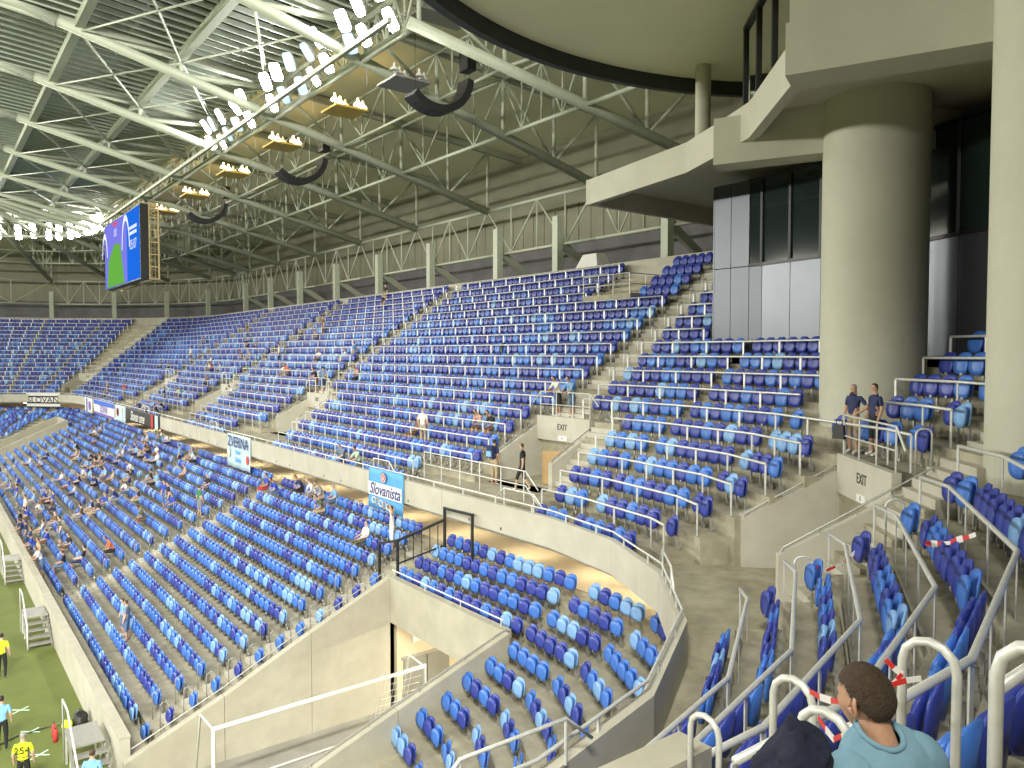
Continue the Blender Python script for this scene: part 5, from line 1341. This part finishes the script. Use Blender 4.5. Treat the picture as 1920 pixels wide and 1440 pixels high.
# striped club banner on the far corner
p9 = (U.P[9] + U.P[10]) / 2; q9 = U.D[9]
sb = thing('striped_banner', 'black and white striped club banner on the far corner parapet', 'banner', (p9[0] + U.N[9][0] * -.06, p9[1] + U.N[9][1] * -.06, EYE - 4.7), math.atan2(q9[1], q9[0]))
W_ = 4.6
MB().box((0, .05, -.85), (W_, .02, 1.7)).build('cloth', WHT, sb)
MB().box((0, .07, -.42), (W_, .02, .16)).build('stripe', BLK, sb); MB().box((0, .07, -1.18), (W_, .02, .16)).build('stripe', BLK, sb); MB().box((0, .07, -1.66), (W_, .02, .12)).build('stripe', BLK, sb)
text_obj('SLOVAN', .95, sb, (0, .09, -.85), (R(90), 0, math.pi), BLK, .002, sx=1.2)
# ------------------------------------------------------------------ goal stored in the tunnel
gl_ = thing('goal_frame', 'white goal frame with net stored inside the corner tunnel', 'goal', (5.75, 19.9, 0))
MB().tube([(0, 0, 0), (0, 0, 2.42), (6.35, .15, 2.42), (6.35, .15, 0)], .06, 12).build('frame', M['white'], gl_, smooth=True)
for x, yy in ((0, 0), (6.35, .15)): MB().tube([(x, yy, 2.40), (x - .1, yy + .75, 2.55), (x - .1, yy + 1.5, 0)], .025, 8).build('stanchion', M['white'], gl_, smooth=True)
MB().tube([(0, 1.5, .05), (6.3, 1.6, .05)], .03, 8).build('ground_bar', M['white'], gl_, smooth=True)
net = MB()
for i in range(9): x = 5.1 + 1.2 * i / 8; net.tube([(x, .05, 2.4), (x, .8, 2.1 + .1 * math.sin(i)), (x, 1.5, .1)], .006, 3, caps=False)
for f in np.linspace(.0, 1, 9): net.tube([(5.1, .05 + 1.45 * f, 2.4 * (1 - f * .95)), (6.3, .05 + 1.45 * f, 2.4 * (1 - f * .95))], .006, 3, caps=False)
net.build('net', M['white'], gl_)
tb = thing('rolling_trolley', 'white tubular trolley lying beside the stored goal', 'trolley', (6.9, 18.0, 0))
for z in (1.05, .8): MB().tube([(0, 0, z), (5.6, 0, z)], .05, 10).build('tube', M['white'], tb, smooth=True)
for x in (.2, 2.8, 5.4): MB().tube([(x, 0, 0), (x, 0, 1.05)], .035, 8).build('leg', M['white'], tb, smooth=True)
adb = MB().box((0, 0, .45), (3.4, .06, .9)).build('advert_board', WHT, None, loc=(6.6, 17.2, 0)); adb.rotation_euler = (0, 0, R(4)); tag(adb, 'white board with black web lettering standing in the tunnel mouth', 'sign')
text_obj('WWW.RA', .55, adb, (0, -.035, .47), (R(90), 0, 0), M['text'], .002)
# ------------------------------------------------------------------ things along the pitch wall
def steps_unit(x, y, lab, n=5):
    t = thing('step_unit', lab, 'steps', (x, y, 0), 0, 'steel step units by the pitch wall')
    for i in range(n): MB().box((0, -.3 * i - .15, 1.0 - .2 * i), (.85, .30, .05)).build('tread', M['dksteel'], t)
    MB().box((0, .55, 1.0), (.85, 1.1, .05)).build('landing', M['dksteel'], t)
    for s in (-1, 1): MB().beam((s * .42, .1, .95), (s * .42, -1.5, .05), .05, .18).build('stringer', M['dksteel'], t)
    for s in (-1,): MB().tube([(s * .44, -1.5, .05), (s * .44, -1.5, 1.0), (s * .44, .1, 1.95), (s * .44, 1.0, 1.95), (s * .44, 1.0, .1)], .025, 8).build('handrail', M['white'], t, smooth=True)
    for yy in (.2, 1.0):
        for s in (-1, 1): MB().box((s * .38, yy, .5), (.05, .05, 1.0)).build('leg', M['steel'], t)
steps_unit(3.68, 37.6, 'steel step unit with a white handrail against the pitch wall'); steps_unit(3.75, 48.6, 'farther steel step unit at the left edge by the pitch wall')
steps_unit(3.55, 24.4, 'steel step unit at the bottom edge below the numbered steward', 4)
ex = thing('fire_extinguisher', 'red fire extinguishers standing on the grass by the nearest step unit', 'extinguisher', (3.1, 27.1, 0)); ex.scale = (.75, .75, .75)
for i, (x, y) in enumerate(((0, 0), (.02, .55))):
    MB().tube([(x, y, 0), (x, y, .42), (x, y, .5), (x, y, .56)], .09, 12, radii=[.09, .09, .06, .025]).build('cylinder', RED, ex, smooth=True); MB().box((x, y, .6), (.04, .14, .05)).build('valve', M['black'], ex)
kb = thing('kit_bag', 'black and yellow bags piled on the grass against the pitch wall', 'bag', (3.75, 27.6, 0))
def blob(rx, ry, rz_, seed, n=14, m_=10, am=.12):
    r2 = random.Random(seed); mb = MB(); vs = [(0, 0, -rz_)]
    ph = [r2.uniform(0, 6.28) for _ in range(6)]
    for i in range(1, m_):
        la = -math.pi / 2 + math.pi * i / m_
        for k in range(n):
            lo_ = 2 * math.pi * k / n; d = 1 + am * (math.sin(3 * lo_ + ph[0] + 2 * la) + .6 * math.sin(5 * lo_ + ph[1] - 3 * la) + .5 * math.sin(7 * la + ph[2] + lo_))
            vs.append((rx * math.cos(la) * math.cos(lo_) * d, ry * math.cos(la) * math.sin(lo_) * d, rz_ * math.sin(la) * d))
    vs.append((0, 0, rz_)); fs = [(0, 1 + (k + 1) % n, 1 + k) for k in range(n)]
    for i in range(m_ - 2):
        for k in range(n): a = 1 + i * n; fs.append((a + k, a + (k + 1) % n, a + n + (k + 1) % n, a + n + k))
    e = 1 + (m_ - 2) * n; fs += [(e + k, e + (k + 1) % n, len(vs) - 1) for k in range(n)]
    mb.add(vs, fs); return mb
blob(.22, .35, .30, 1).build('bag_body', M['black'], kb, smooth=True, loc=(.1, 0, .28)); blob(.16, .22, .14, 2).build('vest_bundle', M['hivis'], kb, smooth=True, loc=(-.25, .0, .22))
# tape crosses on the grass
TG = mat('pale_green_tape', (.55, .80, .62), .6)
for i, (x, y) in enumerate(((2.46, 30.25), (2.55, 28.3), (2.6, 26.5))):
    t = thing('tape_cross', 'pale tape cross stuck on the grass, %s one from the numbered steward' % ordn(3 - i), 'tape', (x, y, .006), 0, 'tape crosses on the grass')
    MB().box((0, 0, 0), (.62, .06, .004), R(35)).build('strip', TG, t); MB().box((0, 0, .005), (.62, .06, .004), R(-38)).build('strip', TG, t)
cb = MB().tube([(1.2, 27.6, .02), (2.2, 28.2, .02), (3.0, 28.3, .02), (3.9, 28.1, .02)], .018, 6).build('ground_cable', M['black'], None); tag(cb, 'thin black cable lying across the grass by the crosses', 'cable')
# black barrier frames at the end of the rear lower rows
bf = thing('crowd_barrier', 'black steel barrier frames beside the person in stripes behind the tunnel', 'barrier', (13.2, 23.6, zl(2)))
def fr(pts, r=.04): MB().beam(pts[0], pts[1], r * 2, r * 2).build('bar', M['black'], bf)
for x, y, z0, h in ((-.45, .55, -.3, 1.35), (-.45, -.75, -.3, 1.75), (1.35, -.9, .3, 2.05), (1.35, -2.6, .4, 2.0)): fr([(x, y, z0), (x, y, z0 + h)])
fr([(-.45, .55, 1.05), (-.45, -.75, 1.4)]); fr([(-.45, -.75, 1.4), (1.35, -.9, 1.9)]); fr([(1.35, -.9, 2.3), (1.35, -2.6, 2.35)]); fr([(-.45, -.75, .6), (1.35, -.9, 1.0)], .025)
for f in np.linspace(.15, .85, 5): p = Vector((-.45, -.75, .5)).lerp(Vector((1.35, -.9, .9)), f); fr([p, p + Vector((0, 0, .9))], .012)
# ------------------------------------------------------------------ red and white tape
def tape(pts, lab, w=.05):
    t = thing('barrier_tape', lab, 'tape', pts[0], 0, 'red and white barrier tape'); o = Vector(pts[0]); P_ = [Vector(p) - o for p in pts]
    fine = []
    for a, b in zip(P_[:-1], P_[1:]):
        n = max(2, int((b - a).length / .12)); fine += [a.lerp(b, i / n) for i in range(n)]
    fine.append(P_[-1])
    for par_, m_ in ((0, M['tape_red']), (1, M['tape_white'])):
        mb = MB()
        for i in range(len(fine) - 1):
            if i % 2 == par_: mb.beam(fine[i] - Vector((0, 0, .012 * math.sin(i))), fine[i + 1] - Vector((0, 0, .012 * math.sin(i + 1))), .004, w * (1 + .3 * math.sin(i * 1.7)))
        mb.build('strip', m_, t)
tape([(12.78, 7.65, Z(3.85)), (12.98, 7.45, Z(3.93)), (13.17, 7.22, Z(3.78)), (13.40, 7.0, Z(3.45))], 'red and white tape slung between hoops right of the nearest exit')
tape([(11.95, 5.28, Z(2.85)), (11.66, 4.8, Z(2.72)), (11.36, 4.36, Z(2.45))], 'broad red and white tape tied to a pale seat behind the near rails', .075)
tape([(3.02, 1.80, Z(1.46)), (2.73, 1.49, Z(1.31))], 'red and white tape stretched behind the seated man\'s forehead', .022)
tape([(3.60, 1.76, Z(1.45)), (3.64, 1.70, Z(1.50)), (3.60, 1.73, Z(1.57)), (3.70, 1.64, Z(1.53))], 'knotted red and white tape on the thick hoop behind the man', .022)
tape([(3.02, 1.76, Z(1.56)), (2.90, 1.62, Z(1.55)), (2.80, 1.50, Z(1.46))], 'loose red and white tape in front of the seated man', .022)
# ------------------------------------------------------------------ the seated man in front of the camera
def head_surface(n=64, m=44, grow=0.0, hair=False):
    rows = []
    for i in range(m + 1):
        la = -math.pi / 2 + math.pi * i / m; ring = []
        for k in range(n):
            lo_ = 2 * math.pi * k / n; cx, cy, cz = math.cos(la) * math.cos(lo_), math.cos(la) * math.sin(lo_), math.sin(la)   # +y is the face
            x, y, z = .077 * cx, .098 * cy, .118 * cz
            y += -.012 * max(0, cz) * 0 - .006
            if cz < 0:                                        # jaw: narrower and pushed forward, nape pulled in
                t = -cz; x *= 1 - .30 * t ** 1.6
                if cy > 0: y *= 1 + .06 * t; y += .012 * t
                else: y *= 1 - .42 * t ** 1.5
            if cz > .2: x *= 1 + .03 * (cz - .2)
            if cy < -.2 and cz > -.3: y *= 1.04             # back of the skull
            g = lambda a0, z0, sa, sz: math.exp(-((math.atan2(cx, max(cy, 1e-6)) - a0) / sa) ** 2 - ((cz - z0) / sz) ** 2) if cy > 0 else 0
            f = 0
            f += .024 * g(0, -.18, .16, .13) + .012 * g(0, .0, .12, .14)       # nose
            f += .006 * (g(.35, .20, .3, .07) + g(-.35, .20, .3, .07))       # brows
            f -= .008 * (g(.40, .06, .2, .09) + g(-.40, .06, .2, .09))       # eye sockets
            f += .006 * g(0, -.50, .28, .07) - .005 * g(0, -.42, .3, .03)     # lips
            f += .010 * g(0, -.80, .35, .16)                             # chin
            f += .005 * (g(.75, -.15, .3, .2) + g(-.75, -.15, .3, .2))       # cheeks
            v = Vector((x, y, z)); L = v.length; v = v * ((L + f + grow) / L)
            ring.append(v)
        rows.append(ring)
    return rows
def grid_mesh(rows, keep=None):
    n = len(rows[0]); mb = MB(); mb.v = [tuple(v) for r_ in rows for v in r_]
    for i in range(len(rows) - 1):
        for k in range(n):
            q = (i * n + k, i * n + (k + 1) % n, (i + 1) * n + (k + 1) % n, (i + 1) * n + k)
            if keep is None or all(keep(rows[a // n][a % n]) for a in q): mb.f.append(q); mb.m.append(0)
    return mb
MAN = (2.645, 1.21, 0)
mskin = mat('man_skin', (.50, .28, .18), .5, var=.14, scale=30, bump=.08, bscale=120)
mshirt = mat('washed_light_blue_cotton', (.20, .36, .47), .85, var=.12, scale=8, bump=.35, bscale=16)
mhair = mat('short_brown_hair', (.085, .052, .026), .65, base2=(.045, .028, .015), scale=60, bump=1.0, bscale=170)
zf = zu(6)
man = thing('person', 'man with short brown hair and light blue shirt seated in front, seen from behind', 'person', (MAN[0], MAN[1], zf), R(-14))
# torso, arms and legs as one continuous body: shirt loft
def loft(secs, n=40):
    rows = []
    for (cx, cy, cz, rx, ry, tilt, ex) in secs:
        ring = []
        for k in range(n):
            a = 2 * math.pi * k / n; c, s_ = math.cos(a), math.sin(a)
            x = math.copysign(abs(c) ** (2 / ex), c) * rx; y = math.copysign(abs(s_) ** (2 / ex), s_) * ry
            ring.append(Vector((cx + x, cy + y, cz + y * tilt)))
        rows.append(ring)
    return rows
HZ = 1.262                                                   # head centre above the floor
secs = [(0, .02, .42, .20, .16, 0, 2.4), (0, .03, .56, .205, .15, 0, 2.4), (0, .05, .72, .195, .14, .1, 2.4), (0, .065, .88, .20, .135, .2, 2.4), (0, .075, 1.00, .212, .125, .3, 2.5),
        (0, .085, 1.08, .208, .11, .35, 2.4), (0, .095, 1.135, .175, .095, .4, 2.2), (0, .102, 1.150, .130, .085, .42, 2.0), (0, .112, 1.163, .092, .076, .42, 2.0), (0, .116, 1.168, .078, .072, .42, 2.0)]
rows = loft(secs); rr = random.Random(4)
for i, ring in enumerate(rows):
    for k, v in enumerate(ring):
        a = 2 * math.pi * k / len(ring); ring[k] = v + Vector((0, -.010 * math.sin(6 * a + i * 1.1) * (1 if i < 6 else .3), .004 * math.sin(9 * a + i)))
tb_ = grid_mesh(rows)
shirt = tb_.build('shirt', mshirt, man, smooth=True); shirt.modifiers.new('sub', 'SUBSURF').render_levels = 1
def limb(pts, rad, m_, nm, n=16):
    o = MB().tube(pts, .1, n, radii=rad).build(nm, m_, man, smooth=True); s = o.modifiers.new('sub', 'SUBSURF'); s.levels = 1; s.render_levels = 2; return o
for s in (-1, 1):
    limb([(s * .10, .10, 1.08), (s * .175, .09, 1.06), (s * .225, .095, 1.0), (s * .25, .12, .90), (s * .262, .15, .80)], [.085, .088, .082, .074, .076], mshirt, 'sleeve')
    limb([(s * .255, .14, .86), (s * .27, .18, .73), (s * .24, .32, .66), (s * .17, .44, .62), (s * .13, .50, .60)], [.05, .05, .042, .034, .03], mskin, 'forearm')
    limb([(s * .10, .08, .48), (s * .13, .30, .49), (s * .15, .52, .49), (s * .15, .55, .30), (s * .15, .52, .06)], [.10, .09, .07, .058, .045], cloth('dark jeans', (.03, .04, .07)), 'leg')
    # hand with fingers
    hx, hy, hz = s * .115, .545, .60
    limb([(hx + s * .02, hy - .05, hz), (hx, hy, hz), (hx - s * .01, hy + .05, hz - .005)], [.026, .036, .034], mskin, 'palm', 10)
    for fi in range(4): limb([(hx + (fi - 1.5) * .018, hy + .05, hz), (hx + (fi - 1.5) * .02, hy + .09 + .006 * (1 - abs(fi - 1.5)), hz - .012), (hx + (fi - 1.5) * .02, hy + .115 + .008 * (1 - abs(fi - 1.5)), hz - .035)], [.0095, .009, .007], mskin, 'finger', 8)
    limb([(hx - s * .03, hy, hz), (hx - s * .055, hy + .035, hz - .01), (hx - s * .058, hy + .06, hz - .02)], [.012, .011, .008], mskin, 'thumb', 8)
neck = limb([(0, .09, 1.05), (0, .115, 1.12), (0, .145, 1.18), (0, .165, 1.23)], [.075, .064, .060, .058], mskin, 'neck')
col_ = MB().tube([(.079 * math.cos(a), .116 + .073 * math.sin(a), 1.168 + .073 * math.sin(a) * .42) for a in [2 * math.pi * i / 28 for i in range(29)]], .011, 8).build('collar', mshirt, man, smooth=True)
hd = bpy.data.objects.new('head', grid_mesh(head_surface()).mesh('head', mskin, True)); link(hd, man)
hd.location = (0, .185, HZ); hd.rotation_euler = (R(-10), 0, R(6))
def hairline(v):
    az = math.atan2(abs(v.x), v.y); zz = v.z
    if v.y > .02: return zz > .060 + .012 * math.cos(v.x * 30)
    t = min(1, max(0, (.02 - v.y) / .09)); lim = .052 - .115 * t
    if abs(v.x) > .045 and -.035 < v.y < .03: lim = max(lim, -.008)
    return zz > lim
hr_rows = head_surface(96, 64, .0045); rr = random.Random(8)
for r_ in hr_rows:
    for k, v in enumerate(r_): r_[k] = v * (1 + rr.uniform(-.006, .009))
hr = bpy.data.objects.new('hair', grid_mesh(hr_rows, hairline).mesh('hair', mhair, True)); link(hr, hd); hr.modifiers.new('t', 'SOLIDIFY').thickness = -.0045
# short strands give the hair its broken outline
st = MB(); rr = random.Random(9)
for _ in range(9000):
    i = rr.randrange(10, 64); k = rr.randrange(96); v = hr_rows[i][k]
    if not hairline(v + Vector((0, 0, rr.uniform(-.004, .008)))): continue
    nrm = v.normalized(); d = (nrm * .5 + Vector((rr.uniform(-.3, .3), -.25 + rr.uniform(-.2, .2), -.65 + rr.uniform(-.3, .2)))).normalized(); a = d.cross(nrm)
    if a.length < 1e-3: continue
    a = a.normalized() * .0009; b = v - nrm * .002
    st.add([b - a, b + a, b + d * rr.uniform(.006, .014) + nrm * .001], [(0, 1, 2)])
st.build('hair_strands', mhair, hd)
for s in (-1, 1):                                               # ears
    e = MB(); n = 16; prof = []
    for i in range(n):
        a = 2 * math.pi * i / n; prof.append((s * .006 * math.cos(a * 2), .019 * math.cos(a) , .032 * math.sin(a) - .004 * math.cos(a)))
    e.tube([Vector(p) for p in prof] + [Vector(prof[0])], .0065, 8); e.add([(p[0] * .3 - s * .002, p[1] * .8, p[2] * .85) for p in prof], [tuple(range(n))])
    eo = e.build('ear', mskin, hd, smooth=True, loc=(s * .079, -.012, -.012)); eo.rotation_euler = (0, 0, R(s * 22))
# his seat and the navy jacket hung over the rail beside him
t = thing('stadium_seat', 'dark blue seat under the man in the light blue shirt', 'seat', (MAN[0] + .02, MAN[1] - .22, zf), 0, 'folding seats of the stands')
mobj('backrest', ME_SEAT[0][0], t); pn = mobj('seat_pan', ME_SEAT[0][1], t); pn.location = (0, .55, .30); pn.rotation_euler = (R(-82), 0, 0)
jk = blob(.14, .13, .26, 21, 56, 40, .05); v2 = []
from mathutils import noise as _nz
for x, y, z in jk.v:
    q = Vector((x, y, z)); f = 1 + .30 * _nz.noise(q * 6) + .16 * _nz.noise(q * 14) + .06 * _nz.noise(q * 34)
    v2.append((x * f, y * f, (z if z < 0 else z * .8) * (1 if z > 0 else 1.7) * (.9 + .25 * _nz.noise(Vector((x * 9, y * 9, 3))))))
jk.v = v2; j = jk.build('jacket', mat('navy_jacket_cloth', (.010, .014, .034), .95, var=.35, scale=9, bump=.7, bscale=26), None, smooth=True, loc=(2.33, 1.42, Z(1.45)))
tag(j, 'bundled dark navy jacket between the steel hoops and the seated man', 'jacket')
